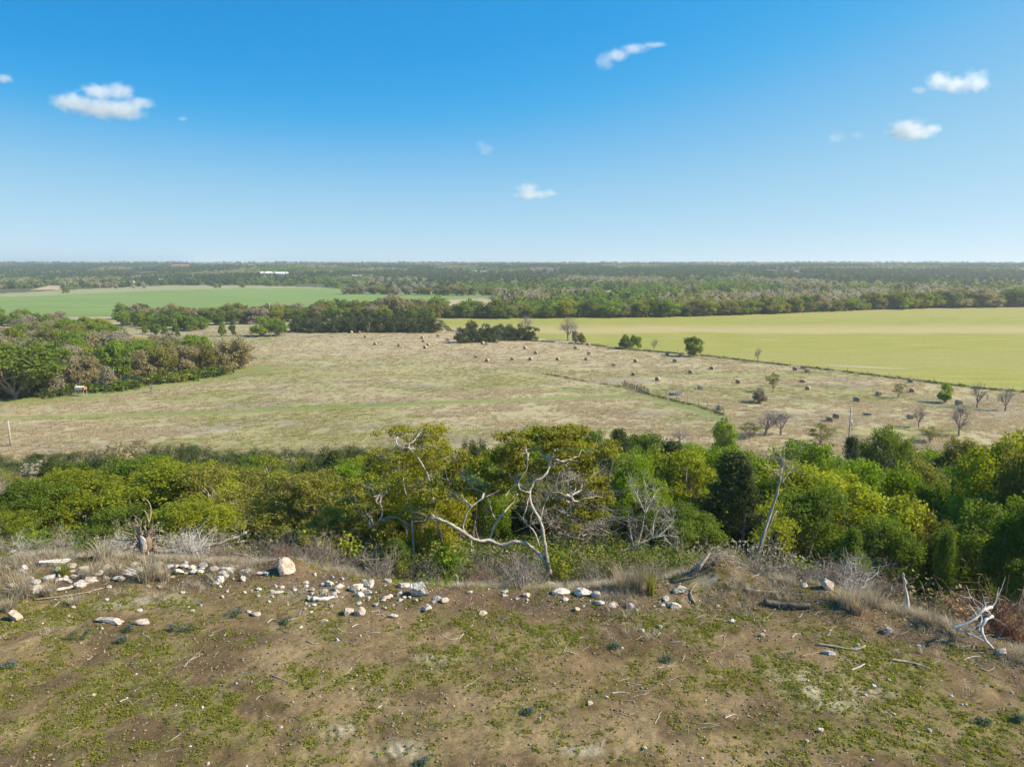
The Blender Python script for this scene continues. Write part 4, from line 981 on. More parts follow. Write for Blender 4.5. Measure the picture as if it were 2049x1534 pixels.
BALES = [(703, 664, 'bale before the dark cedar row, leftmost'), (720, 664, 'bale before the dark cedar row, second from left'), (731, 673, 'bale just below the dark cedar row'), (751, 687, 'lowest bale left of the paired bales'), (798, 690, 'bale alone on tan stubble left of the paired bales'),
    (845, 675, 'small far bale above two stacked looking ones'), (847, 682, 'small far bale between two others in a column'), (857, 689, 'upper right bale of a close pair'), (851, 694, 'lower left bale of a close pair'), (876, 671, 'far bale between cedar row and cedar clump'), (896, 679, 'bale left of the cedar clump'), (915, 667, 'bale at the upper left corner of the cedar clump'),
    (940, 682, 'pale bale in front of the cedar clump'), (966, 686, 'darker of two touching bales below the cedar clump'), (973, 687, 'paler of two touching bales below the cedar clump'), (994, 683, 'small bale at the foot of the cedar clump'), (1051, 695, 'bale right below the cedar clump'), (1072, 705, 'bale below and right of the cedar clump'),
    (952, 713, 'leftmost bale of the lower row across the meadow'), (975, 720, 'narrow bale beside the leftmost of the lower row'), (1025, 717, 'narrow bale in the middle of the lower row'), (1062, 717, 'small end on bale in the lower row'), (1116, 717, 'round faced bale in the lower row below the large bare tree'), (1151, 695, 'bale below the large bare tree'),
    (1176, 688, 'bale right of the small olive tree'), (1178, 706, 'upper of two bales in line below the olive tree'), (1172, 717, 'lower of two bales in line below the olive tree'), (1228, 729, 'bale below the three small green trees'), (1272, 721, 'bale under the small bare tree'), (1335, 707, 'large bale left of the lone dark green tree'), (1362, 710, 'bale touching the shade of the lone dark green tree'),
    (1350, 721, 'bale below the lone dark green tree'), (1267, 747, 'bale above the picket fence'), (1316, 757, 'wide bale right of the picket fence'), (1381, 743, 'round faced bale below the lone tree'), (1424, 735, 'wide bale right of the lone tree'), (1476, 762, 'bale on the orange green patch'), (1401, 774, 'reddish weathered bale near the water trough'),
    (1441, 815, 'pale large bale near the end of the fence'), (1590, 737, 'left bale of a triangle of three'), (1606, 734, 'top bale of a triangle of three'), (1615, 741, 'right bale of a triangle of three'), (1606, 760, 'half collapsed bale below the triangle of three'), (1616, 775, 'bale beside the thin olive tree with a crisp shadow'),
    (1659, 837, 'front bale of the two nearest bales'), (1672, 831, 'rear bale of the two nearest bales'), (1713, 798, 'bale above and right of the two nearest bales'), (1758, 786, 'bale left of the thin olive tree on the right'), (1821, 761, 'bale hard against the field boundary'), (1824, 780, 'bale right of the thin olive tree on the right'),
    (1821, 832, 'large bale left of the pasture bare tree'), (1918, 804, 'wide bale right of the bright green narrow tree'), (1922, 819, 'bale partly behind the crown of a bare tree'), (1735, 825, 'slumped flattened bale spilling straw'), (1565, 833, 'grey bale half lost behind bare twigs')]
for k, (px, py, lab) in enumerate(BALES):
    p = G(px, py + 1.0); m_ = mpp(p); p = G(px, py + .62 / m_)
    lab = lab.replace('bale', 'round hay bale', 1)
    e = empty('hay_bale', (p[0], p[1], p[2]), R.uniform(-.75, .35), (1, 1, 1)); s_ = R.uniform(.68, .82); e.scale = (s_, s_, s_)
    tag(e, lab, 'hay bale', 'round hay bales across the pasture')
    a, f = BS if 'slumped' in lab or 'collapsed' in lab else BM[k % 3]
    link('straw_side', a, e); link('spiral_face', f, e)

# ------------------------------------------------------------------ instanced stuff
def gn_scatter(name, pts, rot, scl, idx, sources, label, cat):
    me = bpy.data.meshes.new(name); me.vertices.add(len(pts)); me.vertices.foreach_set('co', np.asarray(pts, np.float32).ravel())
    for nm, arr, ty in (('rz', rot, 'FLOAT'), ('sc', scl, 'FLOAT'), ('ix', idx, 'INT')):
        a = me.attributes.new(nm, ty, 'POINT'); a.data.foreach_set('value', np.asarray(arr, np.float32 if ty == 'FLOAT' else np.int32))
    sc_col = bpy.data.collections.new(name + '_sources')
    for i, m_ in enumerate(sources):
        o = bpy.data.objects.new('%s_%02d' % (name, i), m_); sc_col.objects.link(o)
    ng = bpy.data.node_groups.new(name, 'GeometryNodeTree')
    ng.interface.new_socket('Geometry', in_out='INPUT', socket_type='NodeSocketGeometry'); ng.interface.new_socket('Geometry', in_out='OUTPUT', socket_type='NodeSocketGeometry')
    n, l = ng.nodes, ng.links
    gi, go = n.new('NodeGroupInput'), n.new('NodeGroupOutput')
    ip = n.new('GeometryNodeInstanceOnPoints'); ci = n.new('GeometryNodeCollectionInfo')
    ci.inputs['Collection'].default_value = sc_col; ci.inputs['Separate Children'].default_value = True; ci.inputs['Reset Children'].default_value = True
    def attr(nm, ty):
        x = n.new('GeometryNodeInputNamedAttribute'); x.data_type = ty; x.inputs['Name'].default_value = nm; return x.outputs['Attribute']
    cx = n.new('ShaderNodeCombineXYZ'); l.new(attr('rz', 'FLOAT'), cx.inputs[2])
    l.new(gi.outputs[0], ip.inputs['Points']); l.new(ci.outputs[0], ip.inputs['Instance']); ip.inputs['Pick Instance'].default_value = True
    l.new(attr('ix', 'INT'), ip.inputs['Instance Index']); l.new(cx.outputs[0], ip.inputs['Rotation']); l.new(attr('sc', 'FLOAT'), ip.inputs['Scale'])
    l.new(ip.outputs[0], go.inputs[0])
    o = link(name, me); md = o.modifiers.new('scatter', 'NODES'); md.node_group = ng
    return tag(o, label, cat, kind='stuff')
def blades(r, n, h, spread, w, lean=.5, mat='straw', segs=3, leafy=0):
    b = Buf()
    for i in range(n):
        a = r.uniform(0, 2 * PI); q = spread * r.uniform(0, 1) ** .6; base = np.array([q * math.cos(a), q * math.sin(a), -.02])
        dv = np.array([math.cos(a + r.normal(0, .8)), math.sin(a + r.normal(0, .8)), 0]); hh = h * r.uniform(.5, 1.1); L_ = lean * r.uniform(.2, 1.3)
        t = np.linspace(0, 1, segs + 1)[:, None]
        c = base + dv * (L_ * hh * t ** 2) + np.array([0, 0, 1]) * hh * (t - .25 * L_ * t ** 2)
        sd_ = np.cross(dv, [0, 0, 1]) + r.normal(0, .3, 3); sd_ /= np.linalg.norm(sd_); ww = w * (1 - t * .85)
        V = np.stack([c - sd_ * ww, c + sd_ * ww], 1).reshape(-1, 3)
        F = [f for k in range(segs) for f in ((2 * k, 2 * k + 1, 2 * k + 3), (2 * k, 2 * k + 3, 2 * k + 2))]
        b.add(V, F, r.uniform(0, 1))
    return b
# pasture grass
rr_ = np.random.default_rng(88)
src = [blades(rr_, 36, .27, .42, .024, .9, segs=2).mesh('pasture_tuft', M['pasture']) for _ in range(4)] + [blades(rr_, 34, .22, .42, .03, .9, segs=2).mesh('green_tuft', M['pasturegreen']) for _ in range(3)]
N = 150000
d = 85 * (480 / 85) ** rr_.uniform(0, 1, N); u = rr_.uniform(-.80, .80, N); x = u * d; y = d
z = H(x, y, False); px, py = proj(x, y, z)
fy = np.interp(px, [-200, 877, 900, 1075, 1180, 1250, 1400, 1520, 1640, 1750, 1860, 1960, 2060, 2300], [655, 655, 660, 680, 690, 700, 712, 726, 739, 752, 766, 778, 787, 813])
w = fbm(x / 34, y / 11, 4, 81); w2 = fbm(x / 5, y / 2.4, 4, 82)
far_tan = sstep(175, 260, y) * sstep(-.42, -.1, u)
green = (np.clip(sstep(.44, .60, w) * .6 + sstep(.54, .70, w2) * .25, 0, 1) * (1 - .85 * far_tan)) > rr_.uniform(0, 1, N)
s_ = y - edge(x)
keep = (py > fy) & (s_ > 52) & (dist_line(x, y, TRACK1) > 2.0) & (dist_line(x, y, WOODEDGE) > 5) & (fbm(x / 3, y / 3, 3, 85) > .36) & (rr_.uniform(0, 1, N) < .35 + .65 * sstep(.4, .6, fbm(x / 9, y / 5, 3, 86)))
keep &= ~(green & (rr_.uniform(0, 1, N) < .35))
x, y, z, green = x[keep], y[keep], z[keep], green[keep]; n_ = len(x)
gn_scatter('pasture_grass', np.stack([x, y, z], 1), rr_.uniform(0, 6.28, n_), rr_.uniform(.6, 1.35, n_) * (1 + y / 500), np.where(green, rr_.integers(4, 7, n_), rr_.integers(0, 4, n_)), src, 'dry tan and green grass tufts covering the pasture', 'grass')
# dark weeds along the old fence rows
def weedrow(name, L, n, wd, src_, label, sc=(.8, 1.8)):
    seg = np.r_[0, np.cumsum(np.hypot(*np.diff(L, axis=0).T))]; t = rr_.uniform(0, seg[-1], n)
    t = t[vnoise(t / 6, t * 0, 5) > .3]
    x = np.interp(t, seg, L[:, 0]) + rr_.normal(0, wd, len(t)); y = np.interp(t, seg, L[:, 1]) + rr_.normal(0, wd, len(t))
    gn_scatter(name, np.stack([x, y, H(x, y, False)], 1), rr_.uniform(0, 6.28, len(t)), rr_.uniform(*sc, len(t)), rr_.integers(0, len(src_), len(t)), src_, label, 'weeds')
wsrc = []
for m_ in ('green', 'cedar', 'olive', 'straw'):
    b = Buf(); C = rr_.normal(0, 1, (10, 3)) * [.35, .35, .12] + [0, 0, .28]; leaves(b, rr_, C, .25, 12, .10, .7, .5); wsrc.append(b.mesh('weed_bush', M[m_]))
weedrow('boundary_weeds', FENCE, 1800, .5, wsrc, 'dark green and tan weeds along the field boundary', (.35, 1.0))
weedrow('woodland_undergrowth', WOODEDGE[:-2] + [-1.5, 6.5], 700, 1.8, wsrc[:3], 'bushy undergrowth below the front of the left woodland', (1.6, 4.0))
weedrow('tree_line_undergrowth', pline([(600, 663), (870, 661)]), 500, 1.5, wsrc[:3], 'bushes at the foot of the dark cedar row', (2.0, 5.0))
weedrow('field_edge_bushes', pline([(878, 634), (1000, 635), (1150, 634), (1300, 633), (1450, 629), (1600, 624), (1750, 618), (1900, 614), (2120, 611)]) + [0, 4], 2600, 4.0, wsrc[:3], 'low bushes filling the foot of the tree line behind the field', (2.5, 7.0))
weedrow('fence_row_weeds', ROWLINE_B, 420, .35, wsrc, 'dark weeds in a thin line across the pasture', (.2, .65))
# far woodland
fsrc = []
for i in range(10):
    lf = ['elm', 'green', 'green', 'cedar', 'cedar', 'cedar', 'brown', 'greybud', 'olive', 'olive'][i]
    r = np.random.default_rng(200 + i); b = Buf(); cz = i in (3, 4, 5)
    nl = 9; C = []; 
    for k in range(nl):
        a = k * 2.4; q = (.55 if k else 0) * 3.4 * r.uniform(.6, 1.1); C.append((q * math.cos(a), q * math.sin(a), 2.9 + (2.4 if k == 0 else r.uniform(-1.6, 1.3))))
    leaves(b, r, np.array(C), 1.9, 20, .62, .8, .6, .75)
    tube(b, [(0, 0, -1), (0, 0, 3)], [.3, .2], 4, .1)
    fsrc.append(b.mesh('far_tree', M[lf]))
FARL = ([-900, -200, 0, 120, 300, 450, 640, 850, 985, 1000, 1150, 1300, 1450, 1600, 1750, 1900, 2120, 2900], [600, 597, 594, 588, 580, 576, 575.5, 581, 588, 629, 631, 629, 625, 620, 614, 610, 604, 590])
def far_points(n, d0, d1, pw, seed):
    r = np.random.default_rng(seed); t = r.uniform(0, 1, n); d = (d0 ** pw + (d1 ** pw - d0 ** pw) * t) ** (1 / pw)
    u = r.uniform(-.86, .86, n); x, y = u * d, d; z = H(x, y, False); px, py = proj(x, y, z)
    k = py < np.interp(px, *FARL)
    for i, poly in enumerate(CLEARINGS):
        ins = inpoly(px, py, poly); thin = .10 if i in (1, 5) else .0
        k &= ~(ins & (r.uniform(0, 1, n) > thin))
    band = sstep(565, 572, py) * (px < 700); k &= ~((r.uniform(0, 1, n) < band * .55))
    k &= fbm(x / 90, y / 140, 3, 97) > (.36 + .05 * (px < 700))
    k &= ~((y > 4000) & (sstep(.57, .60, fbm(x / 900, y / 1500, 3, 95)) > r.uniform(0, 1, n)))
    k &= ~((px > 520) & (px < 600) & (py > 548.5) & (py < 553)) 
    x, y, z, px, py = x[k], y[k], z[k], px[k], py[k]; m_ = len(x)
    cn = fbm(x / 160, y / 260, 3, 98) ; gn = fbm(x / 60, y / 90, 3, 99); q = r.uniform(0, 1, m_)
    hillside = sstep(585, 560, py) if False else (1 - sstep(563, 585, py))
    idx = np.where(q < .12 + .8 * hillside * sstep(.38, .50, cn), r.integers(3, 6, m_), np.where((gn < .46) & (q < .92), r.integers(6, 8, m_), np.where(q > .8, 0, np.where(gn > .56, r.integers(0, 3, m_), r.integers(7, 10, m_)))))
    return x, y, z, idx, r
x, y, z, idx, r = far_points(95000, 425, 2600, 2, 301)
gn_scatter('far_woodland', np.stack([x, y, z - .4], 1), r.uniform(0, 6.28, len(x)), r.uniform(.55, 1.45, len(x)) , idx, fsrc, 'mixed green, brown and dark woodland covering the far hills', 'woodland')
print('far', len(x))
x, y, z, idx, r = far_points(52000, 2600, 15000, 1.5, 302)
gn_scatter('horizon_woodland', np.stack([x, y, z - 1], 1), r.uniform(0, 6.28, len(x)), r.uniform(1.3, 2.1, len(x)) * (1 + y / 9000), idx, fsrc, 'blue hazed woodland out to the horizon', 'woodland')
print('horizon', len(x))

# ------------------------------------------------------------------ far houses, poles, fences
def house(px, py, w, dpt, h, rh, wall, roof, label, rz=0, nwin=3, cat='house', long_=False):
    p = G(px, py); e = empty('house' if cat == 'house' else cat.replace(' ', '_'), (p[0], p[1], p[2] - .1), rz); tag(e, label, cat)
    b = Buf(); box(b, (-w / 2, -dpt / 2, 0), (w / 2, dpt / 2, h))
    b.add([(-w / 2, -dpt / 2, h), (-w / 2, dpt / 2, h), (-w / 2, 0, h + rh), (w / 2, -dpt / 2, h), (w / 2, dpt / 2, h), (w / 2, 0, h + rh)], [(0, 2, 1), (3, 4, 5)]); b.obj('wall', M[wall], e)
    b = Buf(); o_ = .5
    for s_ in (-1, 1):
        V = [(-w / 2 - o_, s_ * (dpt / 2 + o_), h - .25), (w / 2 + o_, s_ * (dpt / 2 + o_), h - .25), (w / 2 + o_, 0, h + rh + .02), (-w / 2 - o_, 0, h + rh + .02)]
        V += [(a, b_, c + .18) for a, b_, c in V]; b.add(V, [(0, 1, 2), (0, 2, 3), (4, 6, 5), (4, 7, 6), (0, 4, 5), (0, 5, 1), (0, 3, 7), (0, 7, 4), (1, 5, 6), (1, 6, 2)])
    b.obj('roof', M[roof], e)
    for i in range(nwin):
        x0 = -w / 2 + w * (i + .75) / (nwin + .5); b = Buf(); box(b, (x0 - .5, -dpt / 2 - .05, 1.0), (x0 + .5, -dpt / 2 + .02, 2.1)); b.obj('window', M['glass'], e)
    b = Buf(); box(b, (-.5 + w * .02, -dpt / 2 - .06, 0), (.5 + w * .02, -dpt / 2 + .02, 2.1)); b.obj('door', M['whitepaint'], e)
    return e
house(190, 568, 14, 9, 3.2, 2.2, 'brick', 'roofred', 'red brick house among the trees at the far left', .2)
house(258, 569, 16, 9, 3, 3, 'tanwall', 'roofgrey', 'grey roofed house right of the red brick house', -.2)
house(325, 564, 14, 8, 3, 2, 'brick', 'roofgrey', 'low reddish house in front of the wooded rise', .3)
house(362, 538, 40, 18, 6, 5, 'brick', 'roofred', 'far red roofed building near the skyline', .1, 4, 'building')
house(562, 553, 27, 11, 5, 2.6, 'whitepaint', 'roofwhite', 'long white metal barn on the far rise', -.25, 4, 'barn')
house(534, 553, 18, 12, 5, 3, 'tanwall', 'roofwhite', 'tan shed beside the long white barn', .1, 2, 'shed')
house(716, 558, 24, 10, 4, 2.5, 'tanwall', 'roofwhite', 'pale farm building in the woods right of the barn', .1, 3, 'building')
house(200, 569, 7, 5, 2.4, 1.4, 'whitepaint', 'roofwhite', 'small white outbuilding right beside the red brick house', .1, 1, 'shed')
def pole(px, by, h, label, transformer=False, arm=True):
    p = G(px, by); e = empty('utility_pole', p, .5); tag(e, label, 'utility pole')
    b = Buf(); tube(b, [(0, 0, -.3), (.01, 0, h * .5), (0, 0, h)], [.15, .125, .10], 8, cap=True); b.obj('pole', M['polewood'], e, True)
    if arm:
        b = Buf(); box(b, (-.7, -.05, h - .45), (.7, .05, h - .33)); b.obj('crossarm', M['polewood'], e)
        for s_ in (-.6, 0.02, .6): b = Buf(); z0 = h - .33 if s_ != .02 else h; tube(b, [(s_, 0, z0), (s_, 0, z0 + .16)], [.05, .03], 6, cap=True); b.obj('insulator', M['whitepaint'], e)
    if transformer:
        b = Buf(); tube(b, [(.32, 0, h * .52), (.32, 0, h * .52 + .05), (.32, 0, h * .52 + .75), (.32, 0, h * .52 + .82)], [.15, .2, .2, .12], 10, cap=True); b.obj('transformer', M['metal'], e, True)
        b = Buf(); tube(b, [(.32, -.18, h * .52 + .7), (.5, -.5, h * .52 + .2), (.75, -.8, h * .52 + .1)], [.02, .02, .02], 4); b.obj('cable', M['twig'], e)
pole(1697, 893, 6.7, 'grey utility pole with a transformer can at the pasture foot', True, False)
pole(22, 893, 4.1, 'plain pale pole at the far left below the pasture', False, False)
pole(541, 640, 9.0, 'utility pole standing before the crop field', False, True)
# field boundary fence
def fence(name, L, step, hgt, label, wires=3, r0=.06):
    seg = np.r_[0, np.cumsum(np.hypot(*np.diff(L, axis=0).T))]; t = np.arange(0, seg[-1], step)
    X = np.interp(t, seg, L[:, 0]); Y = np.interp(t, seg, L[:, 1]); Z = H(X, Y, False)
    e = empty(name, (X[0], Y[0], Z[0])); tag(e, label, 'fence')
    b = Buf(); tube(b, [(0, 0, -.2), (0, 0, hgt * .6), (0, 0, hgt)], [r0, r0 * .95, r0 * .85], 6, cap=True); pm = b.mesh('post', M['wood'])
    for a, b_, c in zip(X, Y, Z):
        o = link('post', pm, e, (a - X[0], b_ - Y[0], c - Z[0])); o.rotation_euler = (R.normal(0, .03), R.normal(0, .03), R.uniform(0, 3)); o.scale = (1, 1, R.uniform(.85, 1.1))
    for k in range(wires):
        b = Buf(); hh = hgt * (.35 + .28 * k); tube(b, np.stack([X - X[0], Y - Y[0], Z - Z[0] + hh], 1), .006, 3); b.obj('wire', M['metal'], e)
    return e
fence('wire_fence', FENCE[1:], 5.5, 1.25, 'thin wire fence along the yellow green field')
fence('wire_fence', ROWLINE_B[2:], 3.2, 1.3, 'wire fence running down from the picket fence to the thicket', 3, .07)
def picket():
    a, c = G(1247, 772), G(1298, 788); e = empty('picket_fence', a); tag(e, 'short dark picket fence of leaning rails in the pasture', 'fence')
    n = 22
    for i in range(n):
        q = a + (c - a) * i / (n - 1) - a; q[2] = 0; h = R.uniform(.9, 1.7); b = Buf(); tube(b, [q, q + [R.normal(0, .15), R.normal(0, .15), h]], [.09, .07], 5, cap=True); b.obj('picket', M['barkdark'], e)
    for zh in (.45, .95): b = Buf(); q = c - a; q[2] = 0; tube(b, [(0, 0, zh), q + [0, 0, zh]], .06, 5, cap=True); b.obj('rail', M['barkdark'], e)
picket()
def trough():
    p = G(1352, 791); e = empty('water_trough', p, -.3); tag(e, 'grey metal water trough beside a rail panel in the pasture', 'trough')
    b = Buf(); k = 18; an = np.linspace(0, 2 * PI, k, endpoint=False)
    V = [];
    for (s_, z_) in ((1, 0), (1.03, .6), (.95, .6), (.93, .1)): V += [(1.5 * s_ * math.cos(a), .55 * s_ * math.sin(a), z_) for a in an]
    F = []
    for i in range(3):
        for j in range(k): j2 = (j + 1) % k; F += [(i * k + j, i * k + j2, (i + 1) * k + j2), (i * k + j, (i + 1) * k + j2, (i + 1) * k + j)]
    V.append((0, 0, .1)); F += [(3 * k + (j), 3 * k + (j + 1) % k, 4 * k) for j in range(k)]
    b.add(V, F); b.obj('tank', M['roofgrey'], e, True)
    b = Buf(); tube(b, [(1.2, .9, 0), (1.2, .9, .9)], .05, 6); tube(b, [(-2.2, .9, 0), (-2.2, .9, 1.2)], .05, 6)
    tube(b, [(-2.2, .9, 1.1), (1.2, .9, .85)], .04, 6); tube(b, [(-2.2, .9, .6), (1.2, .9, .5)], .04, 6); b.obj('rail_panel', M['wood'], e)
trough()
def stand():
    p = G(163, 792); e = empty('feeder_stand', p, -.15); tag(e, 'white topped stand on a four legged metal frame at the woodland edge', 'stand')
    b = Buf(); box(b, (-1.15, -.5, 1.45), (.75, .5, 2.05)); b.add([(-1.15, -.5, 2.05), (-1.15, .5, 2.05), (-1.0, 0, 2.25), (.75, -.5, 2.05), (.75, .5, 2.05), (.75, 0, 2.25)], [(0, 2, 1), (3, 4, 5), (0, 3, 5), (0, 5, 2), (1, 2, 5), (1, 5, 4)]); b.obj('tank', M['whitepaint'], e)
    b = Buf(); box(b, (.755, -.48, 1.5), (1.15, .48, 2.1)); b.obj('end_box', M['rustpaint'], e)
    for sx in (-.95, 1.0):
        for sy in (-.45, .45): b = Buf(); tube(b, [(sx, sy, -.1), (sx, sy, 1.45)], .05, 6, cap=True); b.obj('leg', M['metal'], e)
    for sy in (-.45, .45): b = Buf(); tube(b, [(-.95, sy, .6), (1.0, sy, .6)], .04, 6); b.obj('rail', M['metal'], e)
stand()
def snag_bush(px, py, h, label):
    p = G(px, py); b = Buf(); r = np.random.default_rng(int(px))
    for k in range(14): q = r.normal(0, .35, 3); q[2] = h * r.uniform(.5, 1); tube(b, curve(r, (0, 0, -.1), q, 5, .1), [.06, .05, .04, .03, .01], 4, r.uniform())
    o = b.obj('dead_snag', M['twig']); o.location = p; tag(o, label, 'snag')
snag_bush(303, 786, 2.4, 'broken grey snag standing in the pasture by the left woodland')
# ------------------------------------------------------------------ brush, grass and rocks on the edge of the ledge
def bare_shrub_mesh(seed, n, h, spread, rad, mat, sub=5, curl=.12):
    r = np.random.default_rng(seed); b = Buf()
    for k in range(n):
        a = r.uniform(0, 2 * PI); q = spread * r.uniform(.1, 1); hh = h * r.uniform(.45, 1)
        Q = curve(r, (.15 * math.cos(a), .15 * math.sin(a), -.05), (q * math.cos(a), q * math.sin(a), hh), 6, curl)
        tube(b, Q, np.linspace(rad, rad * .35, 6), 4, r.uniform(.1, 1))
        for j in range(sub):
            s_ = Q[r.integers(1, 6)]; dv = (Q[-1] - Q[0]) * .25 + r.normal(0, .28, 3) * h; dv[2] = abs(dv[2]) * .8
            q2 = curve(r, s_, s_ + dv * r.uniform(.5, 1.1), 4, .15); tube(b, q2, np.linspace(rad * .5, rad * .2, 4), 3, r.uniform(.1, 1))
            for j2 in range(2): tube(b, [q2[2], q2[2] + r.normal(0, .11, 3) * h + [0, 0, .05]], [rad * .25, rad * .12], 3, r.uniform(.1, 1))
    return b.mesh('bare_shrub', M[mat], True)
SHR = {'grey': [bare_shrub_mesh(700 + i, 22, 1.0, .75, .014, 'twig') for i in range(4)], 'pale': [bare_shrub_mesh(710 + i, 22, 1.0, .8, .014, 'bleached') for i in range(2)],
       'red': [bare_shrub_mesh(720 + i, 24, 1.0, .7, .013, 'redtwig') for i in range(3)]}
def shrub(px, d, h, kind, label, group=None, w=1.0):
    p = at(px, d); k = _count.get('s' + kind, 0); _count['s' + kind] = k + 1
    o = link('bare_shrub', SHR[kind][k % len(SHR[kind])], None, p); o.scale = (h * w, h * w, h); o.rotation_euler = (R.normal(0, .08), R.normal(0, .08), R.uniform(0, 6.28))
    return tag(o, label, 'shrub', group)
for k in range(64):
    px = R.uniform(430, 1360); dd = float(edge(at(px, 24)[0])) + R.uniform(1.0, 6.5)
    shrub(px, dd, R.uniform(.5, 1.15), 'grey' if R.uniform() < .7 else 'red', 'leafless brush under the oaks' + ' ' + mark(px, NEARMARK), 'brush along the foot of the oaks', R.uniform(.9, 1.3))
for k in range(54):
    px = R.uniform(1660, 2100); dd = float(edge(at(px, 20)[0])) + R.uniform(.5 if px < 1860 else 4.5, 6.5)
    shrub(px, dd, R.uniform(.6, 1.35), ['grey', 'pale', 'red'][R.integers(3)], 'leafless brush on the ledge end' + ' ' + mark(px, NEARMARK), 'brush on the right end of the ledge', R.uniform(.9, 1.4))
for k in range(26):
    px = R.uniform(-60, 440); dd = float(edge(at(px, 25)[0])) + R.uniform(1.2, 6.0)
    shrub(px, dd, R.uniform(.5, 1.2), 'grey' if R.uniform() < .6 else 'pale', 'grey brush behind the white rocks' + ' ' + mark(px, NEARMARK), 'brush behind the rocks on the left')
for k in range(16):
    px = R.uniform(1400, 1680); dd = float(edge(at(px, 23)[0])) + R.uniform(2, 5)
    shrub(px, dd, R.uniform(.6, 1.2), 'grey', 'leafless grey brush behind the soil mound', 'brush behind the soil mound')
# low green understory, lots of it, as stuff on the slope floor
rr_ = np.random.default_rng(99)
usrc = []
for i, m_ in enumerate(('green', 'elm', 'olive', 'lime', 'brown', 'greybud', 'cedar')):
    b = Buf(); C = rr_.normal(0, 1, (16, 3)) * [.45, .45, .22] + [0, 0, .5]; leaves(b, rr_, C, .3, 16, .045, .8, .5)
    for k in range(10): tube(b, curve(rr_, (0, 0, -.1), C[k], 5, .15), [.015, .012, .01, .008, .005], 3)
    usrc.append(b.mesh('understory_bush', M[m_]))
N = 7000; d = rr_.uniform(22, 90, N); u = rr_.uniform(-.85, .85, N); x = u * d; s_ = d - edge(x)
k = (s_ > 2.2) & (s_ < 62) & (fbm(x / 2.5, d / 2.5, 3, 111) > .42) & (rr_.uniform(0, 1, N) < np.where(s_ < 7, .28, 1)); x, y = x[k], d[k]; n_ = len(x)
gn_scatter('understory', np.stack([x, y, H(x, y, False)], 1), rr_.uniform(0, 6.28, n_), rr_.uniform(.6, 1.7, n_), rr_.integers(0, 7, n_), usrc, 'low mixed undergrowth under the trees of the slope', 'undergrowth')

def rock_mesh(seed, sub=3, cuts=11, sq=(1, .8, .75)):
    r = np.random.default_rng(seed)
    bm_ = ICO[sub]; V = bm_[0].copy(); F = bm_[1]
    for i in range(cuts):
        n = r.normal(0, 1, 3); n /= np.linalg.norm(n); dd = r.uniform(.42, .82)
        ov = np.maximum(0, V @ n - dd); V -= ov[:, None] * n * .97
    V *= 1 + .06 * (fbm(V[:, 0] * 2.3 + 9 + seed, V[:, 1] * 2.3 + V[:, 2] * 3.1, 3, seed)[:, None] - .5) * 2 + .05 * r.normal(0, 1, (len(V), 1)) * .4
    V *= np.array(sq); V[:, 2] -= V[:, 2].min() * .8
    b = Buf(); b.add(V, F, r.uniform(0, 1)); return b
import bmesh
ICO = {}
for s_ in (1, 2, 3, 4):
    bm = bmesh.new(); bmesh.ops.create_icosphere(bm, subdivisions=s_, radius=1.0)
    ICO[s_] = (np.array([v.co[:] for v in bm.verts]), np.array([[v.index for v in f.verts] for f in bm.faces])); bm.free()
def rock(px, py, w, h, mat, label, group=None, seed=None, flat=None):
    """px,py = centre in the photograph, w,h = size in its pixels"""
    p = G(px, py + h * .34); m_ = mpp(p); seed = int(px * 7 + py) if seed is None else seed
    W = w * m_ / 2; Dp = min(1.5 * W, h * m_ * .5 / .43); Hh = max((h * m_ - .43 * Dp) / .9, .2 * W) + .04
    b = rock_mesh(seed, 4 if w > 28 else 3 if w > 16 else 2, 10); V = b.V[0]
    ext = V.max(0) - V.min(0); V[:, 0] *= 2 * W / ext[0]; V[:, 1] *= Dp / ext[1]; V[:, 2] *= Hh * 1.15 / ext[2]
    V[:, 2] -= V[:, 2].min() + .28 * Hh + .01
    o = b.obj('rock', M[mat], None, w > 26)
    if w > 26:
        try: o.data.set_sharp_from_angle(angle=.35)
        except Exception: pass
    o.location = p; o.rotation_euler = (0, 0, R.uniform(-.4, .4))
    return tag(o, label, 'rock', group)
